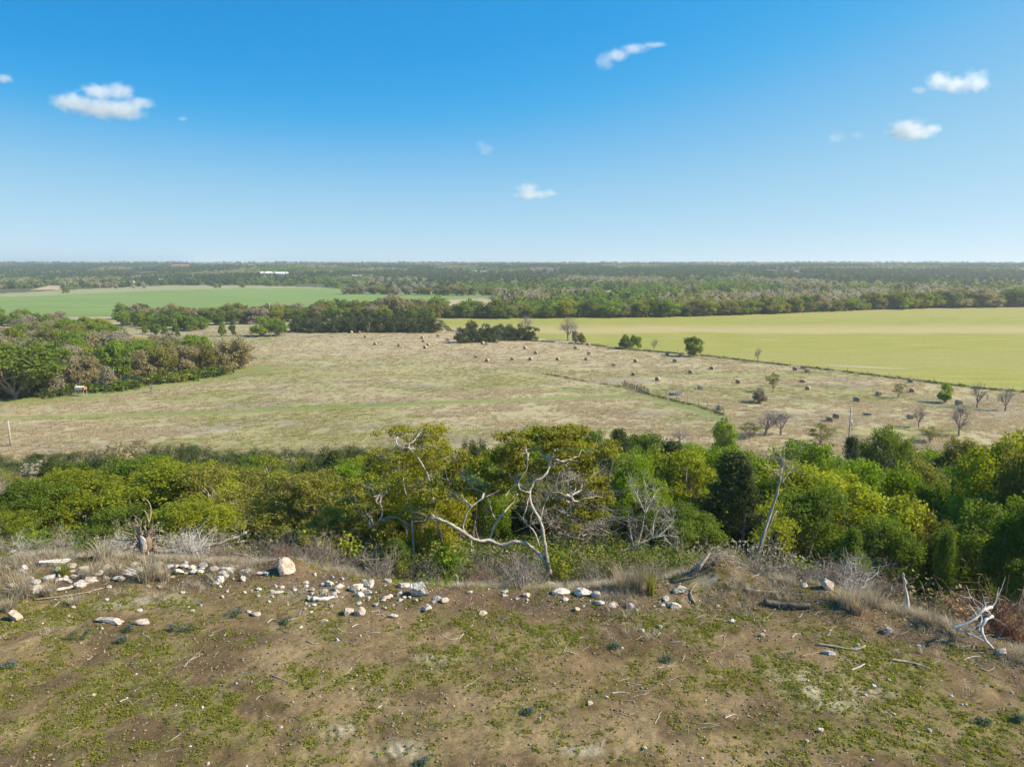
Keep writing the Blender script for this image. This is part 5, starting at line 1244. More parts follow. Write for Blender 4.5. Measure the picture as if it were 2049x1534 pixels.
BIG = [(842, 1175, 42, 40, 'rock', 'large white lumpy boulder before the feathery junipers'), (570, 1129, 36, 42, 'pinkrock', 'large upright cream boulder on top of the rubble heap'), (716, 1172, 28, 26, 'rock', 'left and greyer boulder of a touching pair left of the large white boulder'), (738, 1165, 26, 24, 'rock', 'right and whiter boulder of a touching pair left of the large white boulder'),
       (31, 1230, 23, 26, 'pinkrock', 'pink tinged block at the left side of the ledge'), (72, 1172, 38, 26, 'rock', 'white boulder behind the dry grass at the left side'), (110, 1122, 56, 22, 'rock', 'broad chalky white slab heap at the far left edge of the ledge'), (262, 1140, 38, 17, 'rock', 'long white rock between two dry grass clumps at left'), (212, 1130, 26, 14, 'rock', 'small white rock left of the long white one'),
       (160, 1167, 24, 20, 'rock', 'white rock above the grey log at left'), (118, 1159, 16, 10, 'rock', 'small white rock right of the boulder behind dry grass'), (138, 1161, 18, 9, 'pinkrock', 'flat cream rock left of the rock above the grey log'), (308, 1129, 24, 12, 'greyrock', 'grey white rock right of the tall dry grass'), (338, 1132, 26, 14, 'greyrock', 'grey white rock under the fallen log, left one'), (368, 1131, 18, 9, 'rock', 'small white rock under the fallen log, right one'),
       (388, 1142, 16, 12, 'greyrock', 'grey slanting rock under the fallen log'), (457, 1137, 34, 17, 'rock', 'long white block left of the rubble heap'), (438, 1158, 20, 18, 'rock', 'white broken rock below the long white block'), (497, 1141, 14, 12, 'rock', 'white chip of rock on the left flank of the rubble heap'), (521, 1146, 18, 9, 'pinkrock', 'cream slab on the left flank of the rubble heap'), (486, 1157, 12, 12, 'rock', 'small white rock below the rubble heap'),
       (555, 1183, 32, 8, 'pinkrock', 'flat cream slab below the rubble heap'), (612, 1163, 14, 9, 'pinkrock', 'cream rock on the right flank of the rubble heap'), (660, 1166, 17, 14, 'rock', 'white rock right of the rubble heap'), (650, 1181, 17, 11, 'pinkrock', 'cream rock below the white one right of the rubble heap'), (776, 1161, 20, 10, 'pinkrock', 'small cream rock left of the large white boulder, upper'), (808, 1168, 26, 16, 'greyrock', 'greyish rock touching the left of the large white boulder'),
       (772, 1194, 18, 9, 'pinkrock', 'flat tan rock in front of the boulder pair'), (890, 1199, 18, 12, 'pinkrock', 'pink rock right below the large white boulder'), (697, 1221, 22, 18, 'pinkrock', 'left of two pink rocks in the bare soil'), (721, 1221, 24, 24, 'pinkrock', 'right of two pink rocks in the bare soil'), (787, 1229, 22, 11, 'greyrock', 'dark undercut rock right of the pink rocks'), (857, 1214, 12, 12, 'greyrock', 'small grey rock below the large white boulder'),
       (965, 1224, 18, 11, 'pinkrock', 'pink slab on green weeds in the centre'), (1008, 1188, 18, 10, 'pinkrock', 'cream rock before the golden oak'), (1050, 1170, 22, 10, 'rock', 'white rock at the foot of the golden oak'), (1102, 1168, 32, 14, 'rock', 'rear white rock of the flat white pair below the golden oak'), (1122, 1180, 38, 18, 'rock', 'front white rock of the flat white pair below the golden oak'), (1166, 1180, 36, 25, 'rock', 'stout white boulder right of the flat white pair'),
       (1194, 1187, 21, 17, 'greyrock', 'grey rock touching the stout white boulder'), (1226, 1207, 24, 12, 'pinkrock', 'cream rock above the bundle of sticks'), (1333, 1197, 14, 14, 'greyrock', 'grey rock at the left foot of the soil mound, upper'), (1338, 1208, 13, 9, 'greyrock', 'grey rock at the left foot of the soil mound, lower'), (1361, 1176, 26, 20, 'rock', 'white splintered rock on the left of the soil mound'), (1556, 1141, 13, 12, 'rock', 'left of two small white rocks on the crest right of the mound'), (1584, 1141, 15, 14, 'rock', 'right of two small white rocks on the crest right of the mound'),
       (1653, 1166, 30, 34, 'pinkrock', 'large pale rock beside the straw grass at right'), (1610, 1170, 14, 10, 'greyrock', 'small grey rock left of the large pale rock'), (1776, 1259, 19, 18, 'pinkrock', 'pink rock on dark soil right of the dark log'), (1465, 1242, 13, 10, 'greyrock', 'small grey rock below the soil mound'), (1662, 1304, 28, 12, 'greyrock', 'flat grey rock by the curved branch at right'), (2006, 1301, 26, 18, 'greyrock', 'grey rock right of the bleached branches'),
       (216, 1240, 60, 12, 'pinkrock', 'half buried pale slab in the left of the ledge'), (284, 1242, 34, 15, 'pinkrock', 'yellowish slab right of the half buried one'), (510, 1226, 24, 12, 'pinkrock', 'flat pale stone between the slab and the pink rocks'), (648, 1240, 20, 9, 'rock', 'pale flat stone before the pink rocks'), (2020, 1240, 30, 16, 'greyrock', 'pale rock above the bleached branches at the right side'), (5, 1210, 14, 20, 'rock', 'white rock cut by the left side of the view')]
for a in BIG: rock(*a)
rr_ = np.random.default_rng(123)
for k in range(210):
    if 55 <= k < 120 and k % 2: continue
    px = rr_.uniform(0, 2049); py = 1165 + 370 * rr_.uniform(0, 1) ** 1.6
    if k > 150: px = rr_.uniform(0, 470); py = rr_.normal(1140 + (px < 120) * 25, 13)
    elif k > 120: px = rr_.uniform(480, 1400); py = np.interp(px, [480, 840, 1400], [1150, 1195, 1195]) + rr_.normal(0, 9)
    if k < 55: px = rr_.normal(600, 170); py = rr_.normal(1190, 22)
    if py > 1530 or px < 0: continue
    if px > 1650: py = max(py, 1290)
    elif px > 1200: py = max(py, 1210)
    w = rr_.uniform(6, 13) if k < 120 else rr_.uniform(8, 22); rock(px, py, w, w * rr_.uniform(.5, .8), ['rock', 'pinkrock', 'greyrock'][rr_.integers(3)], *(('small pale stone ' + depthword(py) + ' ' + mark(px, GROUNDMARK), 'small stones on the ledge') if k < 121 else (('larger' if w > 15 else 'smaller') + ' pale broken rock in the rubble line ' + mark(px, GROUNDMARK), 'rubble along the ledge')), seed=int(k))
# clumps of dry grass
GT = [blades(np.random.default_rng(800 + i), 230, .75, .24, .0085, .75, segs=4).mesh('dry_grass', M['straw']) for i in range(4)]
GG = [blades(np.random.default_rng(810 + i), 160, .75, .2, .012, .5, segs=3).mesh('green_grass', M['weed']) for i in range(2)]
DG_ = [(45, 1192, 70, 44, 'dry grass clump around the white boulder at the far left'), (100, 1190, 50, 30, 'dry grass clump right of the white boulder at the far left'), (182, 1152, 60, 30, 'dry grass clump before the small white rock'), (235, 1150, 50, 28, 'dry grass clump before the long white rock'), (298, 1160, 74, 50, 'tallest dry grass clump, right of the long white rock'),
       (330, 1160, 40, 34, 'dry grass tuft touching the tallest clump'), (205, 1120, 60, 40, 'dry grass clump at the shadow side of the rocks at left'), (1248, 1180, 66, 50, 'rusty dry grass clump right of the stout white boulder'), (1275, 1178, 50, 46, 'dry grass clump beside the tall green fern'), (1690, 1212, 60, 46, 'dry grass clump right of the large pale rock'), (1715, 1222, 66, 40, 'straw grass clump behind the dark log, right part'), (1748, 1212, 60, 40, 'straw grass clump left of the splintered stump'),
       (1500, 1128, 50, 30, 'dry grass on the crest of the soil mound'), (150, 1210, 40, 20, 'small dry tuft below the grey log'), (20, 1220, 50, 30, 'dry grass at the left side above the pink block'), (1860, 1250, 50, 30, 'dry grass right of the thin post'), (2025, 1220, 50, 30, 'dry grass at the far right of the ledge')]
for k, (px, by, w, h, lab) in enumerate(DG_):
    p = G(px, by); m_ = mpp(p); o = link('dry_grass_clump', GT[k % 4], None, p); q = w * m_ / 1.0; o.scale = (q, q, h * m_ / .62); o.rotation_euler = (0, 0, R.uniform(0, 6)); tag(o, lab, 'grass clump')
for k, (px, by, w, h, lab) in enumerate([(1222, 1165, 36, 56, 'tall fresh green grass plant left of the rusty clump'), (1302, 1188, 34, 50, 'feathery green fern like plant before the soil mound'), (1580, 1130, 60, 40, 'green grass on the crest behind the small white rocks'), (1625, 1120, 60, 30, 'pale green grass patch right behind the mound'), (1000, 1172, 50, 24, 'green grass before the golden oak'), (130, 1150, 40, 26, 'dark green weed among the white rocks at left'), (2010, 1280, 60, 40, 'green weed bush right of the bleached branches')]):
    p = G(px, by); m_ = mpp(p); o = link('green_grass_clump', GG[k % 2], None, p); q = w * m_ / .9; o.scale = (q, q, h * m_ / .62); tag(o, lab, 'grass clump')
# bluebonnet plants
M['bloom'] = noisemat('blue_flowers', [(.3, (.06, .08, .30)), (.7, (.16, .18, .48))], 3, .8, 0)
def bonnet(px, py, w, label, seed):
    r = np.random.default_rng(seed); p = G(px, py); m_ = mpp(p); q = w * m_ / 2; e = empty('bluebonnet_plant', p); tag(e, label, 'plant')
    b = Buf(); C = r.normal(0, 1, (14, 3)) * [q * .42, q * .42, .03] + [0, 0, .1]; leaves(b, r, C, .09, 26, .022, .8, .7, .5); b.obj('foliage', M['bluegreen'], e)
    b = Buf()
    for k in range(4):
        a = r.normal(0, 1, 2) * q * .35; z0 = .12; tube(b, [(a[0], a[1], z0), (a[0], a[1], z0 + .08)], [.009, .004], 5, cap=True)
    b.obj('blossom', M['bloom'], e)
for k, (px, py, w, lab) in enumerate([(155, 1275, 54, 'wide low bluebonnet plant on the left of the ledge'), (370, 1262, 40, 'dark bluebonnet plant right of the yellowish slab'), (245, 1284, 34, 'small bluebonnet plant below the yellowish slab'), (470, 1232, 36, 'bluebonnet plant left of the flat pale stone'), (570, 1245, 30, 'bluebonnet plant below the flat pale stone'), (20, 1335, 30, 'bluebonnet plant at the left side of the view'),
        (1058, 1428, 24, 'lone bluebonnet plant in bare soil near the bottom centre'), (1335, 1322, 28, 'bluebonnet plant right of centre'), (1230, 1297, 22, 'small bluebonnet plant right of centre, upper'), (1968, 1447, 32, 'bluebonnet plant in the lower right'), (2032, 1440, 28, 'bluebonnet plant at the lower right side'), (345, 1262, 22, 'tiny bluebonnet plant touching the dark one'), (845, 1530, 30, 'bluebonnet plant at the bottom of the view'), (260, 1262, 20, 'small blue green plant beside the yellowish slab')]): bonnet(px, py, w, lab, 900 + k)

# ------------------------------------------------------------------ logs, branches, stumps
def gbranch(name, label, px_pts, r0, r1, mat='wood', lift=.04, cat='branch', twigs=0, seed=0, knots=True, group=None, abs_lift=None):
    r = np.random.default_rng(seed + int(px_pts[0][0])); b = Buf()
    W = np.array([G(*p) for p in px_pts]); rad = np.linspace(r0, r1, len(W)); 
    W[:, 2] += rad * .7 + (lift if abs_lift is None else np.array(abs_lift))
    n = len(W); Q = []
    for u in np.linspace(0, n - 1, (n - 1) * 5 + 1):
        i = min(int(u), n - 2); f = u - i; p0, p1, p2, p3 = W[max(i - 1, 0)], W[i], W[i + 1], W[min(i + 2, n - 1)]
        Q.append(.5 * ((2 * p1) + (-p0 + p2) * f + (2 * p0 - 5 * p1 + 4 * p2 - p3) * f * f + (-p0 + 3 * p1 - 3 * p2 + p3) * f ** 3))
    Q = np.array(Q) + r.normal(0, r0 * .15, (len(Q), 3)); tube(b, Q, np.linspace(r0, r1, len(Q)) * (1 + .2 * r.normal(0, 1, len(Q)).clip(-1, 1)), 7, .6, cap=True)
    if twigs: branchlets(b, Q, r, twigs, .5, r1 * .5, (0, 0, .6), 2)
    c = W[0]; b.V = [v - c for v in b.V]; o = b.obj(name, M[mat], None, True); o.location = c
    return tag(o, label, cat, group)
def glog_at(name, label, pts, d, r0, r1, mat, dz=0.0, twigs=0, cat='log'):
    def f(b):
        r = np.random.default_rng(int(pts[0][0])); Q = traced(b, pts, d, r0, r1, dz, r, 8, .6)
        if twigs: branchlets(b, Q[len(Q) // 3:], r, twigs, .6, r1 * .45, (0, 0, .5), 3)
    return woodthing(name, label, cat, f, mat)
glog_at('fallen_log', 'long grey fallen log rising to the right behind the white rocks', [(308, 1101), (350, 1103), (390, 1102), (412, 1092), (440, 1086), (470, 1075), (493, 1064)], 26.6, .10, .045, 'bark', .6, 10)
glog_at('fallen_log', 'grey log lying low in shade under the rising log', [(300, 1112), (360, 1116), (420, 1122), (470, 1127), (500, 1128)], 26.0, .075, .05, 'bark', 0, 4)
glog_at('broken_branch', 'short grey branch leaning against the fallen log', [(392, 1104), (400, 1120), (407, 1136)], 25.8, .04, .025, 'bark', -.3, 0, 'branch')
glog_at('dead_branch', 'thin grey arching branch right of the fallen log', [(462, 1106), (495, 1112), (520, 1125), (528, 1136)], 25.4, .025, .012, 'twig', -.2, 4, 'branch')
def rootplate(b):
    r = np.random.default_rng(77); c = P(290, 1083, 26.8)
    V, F = ICO[3]; V = V.copy(); V *= 1 + .9 * (fbm(V[:, 0] * 2.2 + 5, V[:, 1] * 3 + V[:, 2] * 3, 4, 5)[:, None] - .45); b.add(V * [.30, .18, .36] + c - [0, 0, .12], F, .0)
    for k in range(48):
        g = r.normal(0, 1, 3); g[1] *= .3; g /= np.linalg.norm(g); s_ = c + g * [.25, .15, .4]; tube(b, curve(r, s_, s_ + g * r.uniform(.3, .9) + [0, 0, .1], 6, .2), np.linspace(.03, .006, 6), 4, r.uniform(.3, 1))
    traced(b, [(296, 1050), (302, 1025), (298, 1005), (288, 995)], 26.6, .035, .012, .1, r); traced(b, [(298, 1045), (292, 1025), (285, 1020)], 26.6, .025, .01, .1, r)
    traced(b, [(285, 1085), (262, 1080), (240, 1080), (222, 1076)], 26.5, .035, .012, .1, r)
rp = woodthing('uprooted_stump', 'uprooted stump with soil clinging to its roots and pale streaks', 'stump', rootplate, 'wood', part=None)
rock(288, 1085, 9, 22, 'greyrock', 'upright white rock wedged in the uprooted stump'); 
rk = [o for o in COL.objects if o.get('label') == 'upright white rock wedged in the uprooted stump'][0]; q_ = P(287, 1098, 26.35); rk.location = q_
def mound_roots(b):
    r = np.random.default_rng(78)
    for k in range(75):
        x0 = r.uniform(1378, 1440); x1 = r.uniform(1430, 1505); y0 = 1158 - r.uniform(0, 30); y1 = 1150 - r.uniform(0, 20); ym = r.uniform(1100, 1128)
        pts = [(x0, y0), (x0 * .65 + x1 * .35, (y0 + ym) / 2 - 6), ((x0 + x1) / 2, ym), (x0 * .3 + x1 * .7, (y1 + ym) / 2 - 4), (x1, y1)]
        traced(b, pts[:r.integers(3, 6)], 23.15 + r.uniform(-.25, .3), r.uniform(.008, .022), .006, .1, r, 4, r.uniform(.2, 1))
woodthing('root_tangle', 'arched tangle of tan roots over the soil mound', 'roots', mound_roots, 'wood')
glog_at('broken_board', 'splintered dark plank leaning on the left side of the root tangle', [(1388, 1152), (1402, 1130), (1420, 1108), (1438, 1092)], 22.7, .07, .03, 'wood', .3, 0, 'wood')
glog_at('splintered_stump', 'upright splintered grey stump in the brush at right', [(1819, 1222), (1815, 1195), (1810, 1165), (1807, 1146)], 21.6, .06, .025, 'bleached', .1, 0, 'stump')
glog_at('dead_sapling', 'thin dark upright stem right of the splintered stump', [(1857, 1252), (1859, 1225), (1858, 1190), (1862, 1160)], 20.6, .02, .008, 'barkdark', 0, 4, 'sapling')
glog_at('dead_twig', 'slim white upright twig right of the large white boulder', [(911, 1192), (914, 1172), (916, 1160), (912, 1148)], 23.2, .02, .01, 'bleached', 0, 2, 'twig')
gbranch('grey_log', 'straight grey log at the left below the white rocks', [(96, 1188), (130, 1180), (165, 1172), (195, 1163)], .07, .03, 'bleached', .03, 'log')
gbranch('grey_branch', 'thin grey branch under the straight grey log', [(70, 1200), (120, 1196), (180, 1186), (210, 1176)], .03, .015, 'wood', .02, twigs=3)
gbranch('wood_slab', 'pale split log right of the rubble heap', [(628, 1202), (650, 1201), (676, 1195)], .075, .05, 'bleached', .0, 'log')
gbranch('dark_log', 'dark half buried log below the soil mound at right', [(1530, 1209), (1560, 1213), (1590, 1216), (1620, 1216)], .11, .08, 'barkdark', .02, 'log')
gbranch('curved_branch', 'brown curved branch on the soil at right of centre', [(1636, 1290), (1665, 1294), (1700, 1300), (1722, 1298), (1732, 1292)], .035, .025, 'wood', .01)
gbranch('brown_branch', 'flat brown branch lower right of the curved one', [(1783, 1322), (1810, 1324), (1835, 1330), (1860, 1338)], .035, .03, 'wood', .01)
gbranch('forked_stick', 'pale forked stick left of the brown branch', [(1704, 1340), (1718, 1335), (1730, 1330)], .022, .018, 'bleached', .01)
d0 = G(1986, 1296)[1]
glog_at('bleached_branch', 'bleached branch arching left at the far right', [(1906, 1256), (1930, 1249), (1952, 1236), (1968, 1220), (1984, 1214)], d0 + .35, .03, .045, 'bleached', .3, 4, 'branch')
glog_at('bleached_branch', 'bleached bent branch curving down at the far right', [(1986, 1296), (1970, 1276), (1964, 1256), (1972, 1240), (1986, 1232)], d0 + .02, .035, .05, 'bleached', .35, 3, 'branch')
glog_at('bleached_branch', 'thin bleached branch between the two curved ones', [(1918, 1257), (1945, 1270), (1974, 1284)], d0 + .3, .02, .018, 'bleached', -.1, 3, 'branch')
glog_at('bleached_branch', 'short forked bleached branch behind the two curved ones', [(1958, 1262), (1964, 1240), (1960, 1216)], d0 + .5, .028, .014, 'bleached', .2, 4, 'branch')
gbranch('white_branch', 'curved white branch on the crest right of the soil mound', [(1527, 1150), (1540, 1155), (1550, 1164)], .035, .02, 'bleached', .04)
gbranch('dark_branch', 'thin dark branch arching along the crest at right', [(1549, 1135), (1580, 1128), (1610, 1124), (1645, 1124)], .022, .018, 'barkdark', .1, abs_lift=[.02, .3, .35, .15])
gbranch('split_log', 'tan split logs lying on the right shoulder of the mound', [(1490, 1180), (1530, 1186), (1570, 1187)], .045, .025, 'wood', .02, twigs=4)
gbranch('crooked_root', 'crooked pale root at the left foot of the mound', [(1390, 1208), (1382, 1190), (1385, 1178), (1394, 1168)], .03, .015, 'wood', .02, twigs=5)
for k in range(9):
    a = (1262 + rr_.normal(0, 6), 1212 + rr_.normal(0, 4)); L_ = rr_.uniform(14, 26); an = rr_.uniform(-.5, .9)
    gbranch('stick', 'short tan stick in the bundle below the rusty grass', [(a[0] - L_ * .5, a[1] - L_ * .3 * an), a, (a[0] + L_ * .5, a[1] + L_ * .3 * an)], .016, .01, 'wood', .02 + .015 * k, 'branch', group='bundle of sticks')
for k in range(110):
    px = rr_.uniform(10, 2040); py = rr_.uniform(1215, 1500) if k < 60 else rr_.normal(1235, 22)
    if k >= 60: px = rr_.uniform(1200, 2000); py = np.interp(px, [1200, 1450, 1700, 2000], [1215, 1215, 1270, 1340]) + rr_.normal(0, 22)
    if 60 <= k < 75: px = rr_.uniform(560, 760); py = rr_.normal(1225, 18)
    L_ = rr_.uniform(10, 38); an = rr_.normal(0, .45); q = rr_.normal(0, 3)
    gbranch('stick', 'short grey brown stick ' + depthword(py) + ' ' + mark(px, GROUNDMARK), [(px, py), (px + L_ * .5, py + L_ * .5 * an + q), (px + L_, py + L_ * an)], rr_.uniform(.008, .02), .006, ['wood', 'bleached', 'twig'][rr_.integers(3)], .005, 'branch', group='sticks scattered on the ledge')
# the reddish brush pile
e = empty('brush_pile', at(1965, 21.6), 0, (1.5, 1.4, 1.45)); tag(e, 'rust coloured heap of dead cedar brush at the right side', 'brush pile')
r = np.random.default_rng(55); b, b2 = Buf(), Buf(); C = []
for k in range(90):
    a = r.uniform(0, 2 * PI); q = 1.25 * r.uniform(.2, 1); t_ = np.array([q * math.cos(a), q * math.sin(a) * .7, r.uniform(.2, 1.2)])
    Q = curve(r, (r.normal(0, .3), r.normal(0, .2), .1), t_ + [0, 0, .2 * r.normal()], 6, .12); tube(b, Q, np.linspace(.02, .005, 6), 4, r.uniform(0, 1)); C += [Q[3], Q[4], Q[5]]
    for j in range(3): s_ = Q[r.integers(2, 6)]; tube(b, curve(r, s_, s_ + r.normal(0, .25, 3), 4, .1), [.008, .006, .005, .003], 3, r.uniform(0, 1))
C = np.array(C); C = C[C[:, 2] < 1.0]; leaves(b2, r, C, .17, 60, .045, .8, .2, .13)
b.obj('branches', M['redtwig'], e, True); b2.obj('dead_needles', M['rust'], e)

# ------------------------------------------------------------------ loose cover of the ledge (nobody could count it)
r = np.random.default_rng(404)
def ledge_points(n, y0=11, over=1.2):
    x = r.uniform(-21, 21, n); y = r.uniform(y0, 28, n); k = (y < edge(x) + over) & (np.abs(x) < y * .82 + 2)
    return x[k], y[k]
gs = []
for i in range(6):
    b = rock_mesh(950 + i, 1, 5, (1, .8, .55)); gs.append(b.mesh('gravel_stone', M['gravel' if i < 4 else 'pinkrock']))
x, y = ledge_points(42000); s_ = y - edge(x)
dens = .10 + .5 * np.exp(-((s_ + 1.2) / 1.3) ** 2) * fbm(x / 1.2, y / 1.2, 3, 141) * 1.3
for c, rx, ry in pale_c: dens = np.maximum(dens, .55 * np.exp(-((x - c[0]) / rx) ** 2 - ((y - c[1]) / ry) ** 2))
k = r.uniform(0, 1, len(x)) < dens * (.4 + 1.2 * (fbm(x / .8, y / .8, 3, 142) > .5)); x, y = x[k], y[k]; n_ = len(x)
gn_scatter('gravel', np.stack([x, y, H(x, y)], 1), r.uniform(0, 6.28, n_), .010 + .045 * r.uniform(0, 1, n_) ** 5, r.integers(0, 6, n_), gs, 'loose pale gravel and stone chips on the bare soil', 'gravel'); print('gravel', n_)
cs = [rock_mesh(960 + i, 1, 4, (1, .9, .6)).mesh('soil_clod', M['clod']) for i in range(4)]
x, y = ledge_points(36000); k = (fbm(x / .9, y / .9, 3, 151) > .47) & (r.uniform(0, 1, len(x)) < .8); x, y = x[k], y[k]; n_ = len(x)
gn_scatter('soil_clods', np.stack([x, y, H(x, y)], 1), r.uniform(0, 6.28, n_), .012 + .035 * r.uniform(0, 1, n_) ** 2.5, r.integers(0, 4, n_), cs, 'crumbly brown soil clods on the ledge', 'soil')
ws = []
for i in range(6):
    b = Buf(); q = np.random.default_rng(970 + i); C = q.normal(0, 1, (5, 3)) * [.05, .05, .008] + [0, 0, .02]; leaves(b, q, C, .03, 8, .017, .7, .8, .5); ws.append(b.mesh('weed_sprig', M['weed' if i < 4 else 'lime']))
for i in range(2): ws.append(blades(np.random.default_rng(980 + i), 16, .12, .05, .005, .8, segs=2).mesh('grass_sprig', M['weed']))
x, y = ledge_points(330000, over=2.5); s_ = y - edge(x); g = green_density(x, y) + .045; g = np.where(s_ > 0, .35, g)
k = r.uniform(0, 1, len(x)) < g * (.22 + 1.0 * sstep(.40, .62, fbm(x / .3, y / .3, 4, 161))) * .62; x, y = x[k], y[k]; n_ = len(x)
gn_scatter('weeds', np.stack([x, y, H(x, y)], 1), r.uniform(0, 6.28, n_), .3 + 1.0 * r.uniform(0, 1, n_) ** 2, r.integers(0, 8, n_), ws, 'low green weeds sprouting across the bare ledge', 'weeds'); print('weeds', n_)
ts = []
for i in range(5):
    b = Buf(); q = np.random.default_rng(990 + i); Q = curve(q, (-.5, 0, .012), (.5, 0, .02), 5, .07); tube(b, Q, [.012, .014, .012, .01, .006], 4, q.uniform(0, 1)); ts.append(b.mesh('twig_piece', M[['wood', 'bleached', 'twig', 'wood', 'straw'][i]]))
x, y = ledge_points(26000, over=2.5); s_ = y - edge(x); k = r.uniform(0, 1, len(x)) < .16 + .55 * np.exp(-((s_ + .6) / 1.6) ** 2) * (.5 + (x > 2) * .6) + .25 * (fbm(x / 1.5, y / 1.5, 3, 171) > .55); x, y = x[k], y[k]; n_ = len(x)
gn_scatter('twig_litter', np.stack([x, y, H(x, y) + .005], 1), r.uniform(0, 6.28, n_), .05 + np.where(x > 2, .55, .32) * r.uniform(0, 1, n_) ** 2.6, r.integers(0, 5, n_), ts, 'scattered twigs and wood chips on the ledge', 'twigs')
fs = [blades(np.random.default_rng(1000 + i), 40, .3, .16, .006, .9, segs=3).mesh('straw_tuft', M['straw']) for i in range(3)]
x = r.uniform(-24, 24, 9000); y = edge(x) + r.normal(.6, 1.5, 9000); k = (fbm(x / 1.2, y / 1.2, 3, 181) > np.where(x > 4, .57, .5)) & (np.abs(x) < y * .85 + 2) & ((x < -9) | (x > 3) | (y - edge(x) > .5)); x, y = x[k], y[k]; n_ = len(x)
gn_scatter('edge_grass', np.stack([x, y, H(x, y)], 1), r.uniform(0, 6.28, n_), r.uniform(.5, 1.2, n_), r.integers(0, 3, n_), fs, 'short dry grass along the broken edge of the ledge', 'grass')
def mown(n, s0, s1, sd):
    x = r.uniform(-70, 70, n); y = edge(x) + r.uniform(s0, s1, n); k = (fbm(x / 3, y / 3, 3, sd) > .5) & (np.abs(x) < y * .85); x, y = x[k], y[k]; n_ = len(x)
    gn_scatter('slope_grass', np.stack([x, y, H(x, y)], 1), r.uniform(0, 6.28, n_), r.uniform(1.2, 2.2, n_), r.integers(0, 3, n_), fs, 'dry grass between the trunks on the slope', 'grass')
mown(16000, 3, 60, 191)

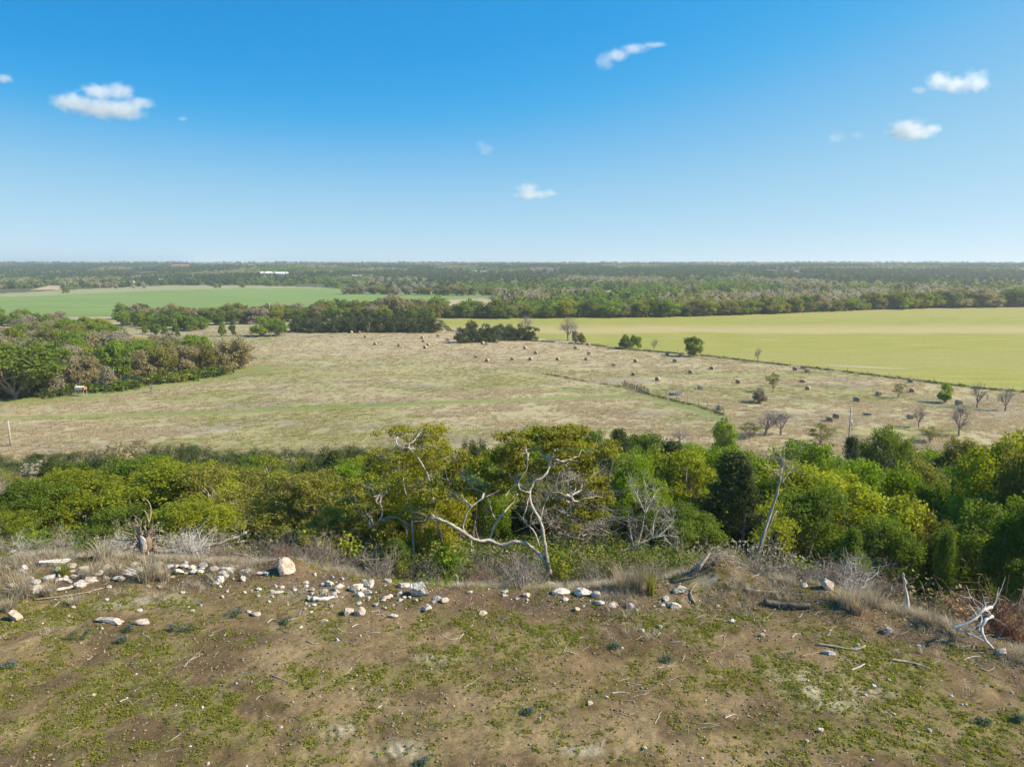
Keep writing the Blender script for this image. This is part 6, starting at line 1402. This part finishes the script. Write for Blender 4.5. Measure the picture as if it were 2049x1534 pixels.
# ------------------------------------------------------------------ clouds
def cloud(px, py, lobes, dens, label, D=4600, seed=0, fuzz=1.0):
    c = P(px, py, D); m_ = mpp(c); W = max(abs(l[0]) + l[2] for l in lobes) * m_ * 1.3; Hh = max(abs(l[1]) + l[3] for l in lobes) * m_ * 1.3; Dp = W * .6
    V, F = ICO[3]; b = Buf(); b.add(V * [W, Dp, Hh * 1.15], F)
    m, n, l, out = newmat('cloud_vapour'); tcn = n.new('ShaderNodeTexCoord')
    ns = n.new('ShaderNodeTexNoise'); ns.inputs['Scale'].default_value = 1 / (16 * m_); ns.inputs['Detail'].default_value = 4; ns.inputs['Roughness'].default_value = .6
    of = n.new('ShaderNodeVectorMath'); of.operation = 'ADD'; of.inputs[1].default_value = (seed * 713., seed * 131., 0); l.new(tcn.outputs['Object'], of.inputs[0]); l.new(of.outputs[0], ns.inputs[0])
    cur = None
    for (lx, ly, lw, lh) in lobes:
        a = n.new('ShaderNodeVectorMath'); a.operation = 'SUBTRACT'; a.inputs[1].default_value = (lx * m_, 0, -ly * m_); l.new(tcn.outputs['Object'], a.inputs[0])
        d = n.new('ShaderNodeVectorMath'); d.operation = 'DIVIDE'; d.inputs[1].default_value = (lw * m_, lw * m_ * .6, lh * m_); l.new(a.outputs[0], d.inputs[0])
        ln = n.new('ShaderNodeVectorMath'); ln.operation = 'LENGTH'; l.new(d.outputs[0], ln.inputs[0])
        sb = n.new('ShaderNodeMath'); sb.operation = 'SUBTRACT'; sb.inputs[0].default_value = 1.0; l.new(ln.outputs['Value'], sb.inputs[1])
        if cur is None: cur = sb.outputs[0]
        else:
            mxn = n.new('ShaderNodeMath'); mxn.operation = 'SMOOTH_MAX'; mxn.inputs[2].default_value = .2; l.new(cur, mxn.inputs[0]); l.new(sb.outputs[0], mxn.inputs[1]); cur = mxn.outputs[0]
    nm = n.new('ShaderNodeMath'); nm.operation = 'MULTIPLY_ADD'; nm.inputs[1].default_value = 1.35 * fuzz; nm.inputs[2].default_value = -.74 * fuzz; l.new(ns.outputs['Fac'], nm.inputs[0])
    ad = n.new('ShaderNodeMath'); ad.operation = 'ADD'; l.new(cur, ad.inputs[0]); l.new(nm.outputs[0], ad.inputs[1])
    mr = n.new('ShaderNodeMapRange'); mr.interpolation_type = 'SMOOTHSTEP'; mr.inputs[1].default_value = 0; mr.inputs[2].default_value = .75; mr.inputs[3].default_value = 0; mr.inputs[4].default_value = dens; l.new(ad.outputs[0], mr.inputs[0])
    pv = n.new('ShaderNodeVolumePrincipled'); pv.inputs['Color'].default_value = (1, 1, 1, 1); pv.inputs['Anisotropy'].default_value = .25; l.new(mr.outputs[0], pv.inputs['Density']); l.new(pv.outputs[0], out.inputs['Volume'])
    o = b.obj('cloud', m); o.location = c; tag(o, label, 'cloud')
cloud(205, 207, [(-55, 0, 55, 24), (0, 10, 60, 26), (-5, -22, 42, 20), (35, -22, 38, 22), (75, 0, 36, 16), (45, 12, 50, 24)], .02, 'largest white cloud, upper left of the sky', seed=1)
cloud(8, 158, [(0, 0, 26, 11)], .015, 'small white cloud cut by the left side of the view', seed=2)
cloud(365, 238, [(0, 0, 15, 6)], .010, 'tiny cloud wisp right below the largest cloud', seed=3)
cloud(1250, 108, [(-40, 16, 24, 20), (-15, 2, 36, 16), (20, -10, 38, 12), (60, -17, 28, 7)], .012, 'slanted white cloud streak at the top of the sky', seed=4)
cloud(1908, 166, [(-65, 14, 20, 10), (-30, -4, 36, 22), (5, 4, 42, 22), (45, -2, 34, 26)], .015, 'ragged white cloud at the upper right', seed=5)
cloud(1815, 260, [(0, -2, 48, 24), (10, 8, 52, 16), (50, -2, 24, 13)], .018, 'domed white cloud below the ragged one', seed=6)
cloud(1690, 273, [(-16, 3, 24, 16), (24, -2, 18, 10)], .004, 'faint cloud left of the domed cloud', seed=7)
cloud(972, 300, [(0, 0, 22, 16), (-10, -12, 14, 10)], .005, 'faint small cloud in the middle of the sky', seed=8)
cloud(1062, 382, [(-5, -2, 32, 18), (0, 8, 46, 12), (36, 5, 26, 9)], .013, 'low white cloud nearest the horizon', seed=9)

# ------------------------------------------------------------------ haze
b = Buf(); box(b, (-17600, -17600, -6), (17600, 17600, 95)); m, n, l, out = newmat('haze')
pv = n.new('ShaderNodeVolumePrincipled'); pv.inputs['Color'].default_value = (.80, .90, 1, 1); pv.inputs['Density'].default_value = 1.7e-4; pv.inputs['Anisotropy'].default_value = .2; l.new(pv.outputs[0], out.inputs['Volume'])
tag(b.obj('haze', m), 'pale haze hanging over the valley', kind='stuff')
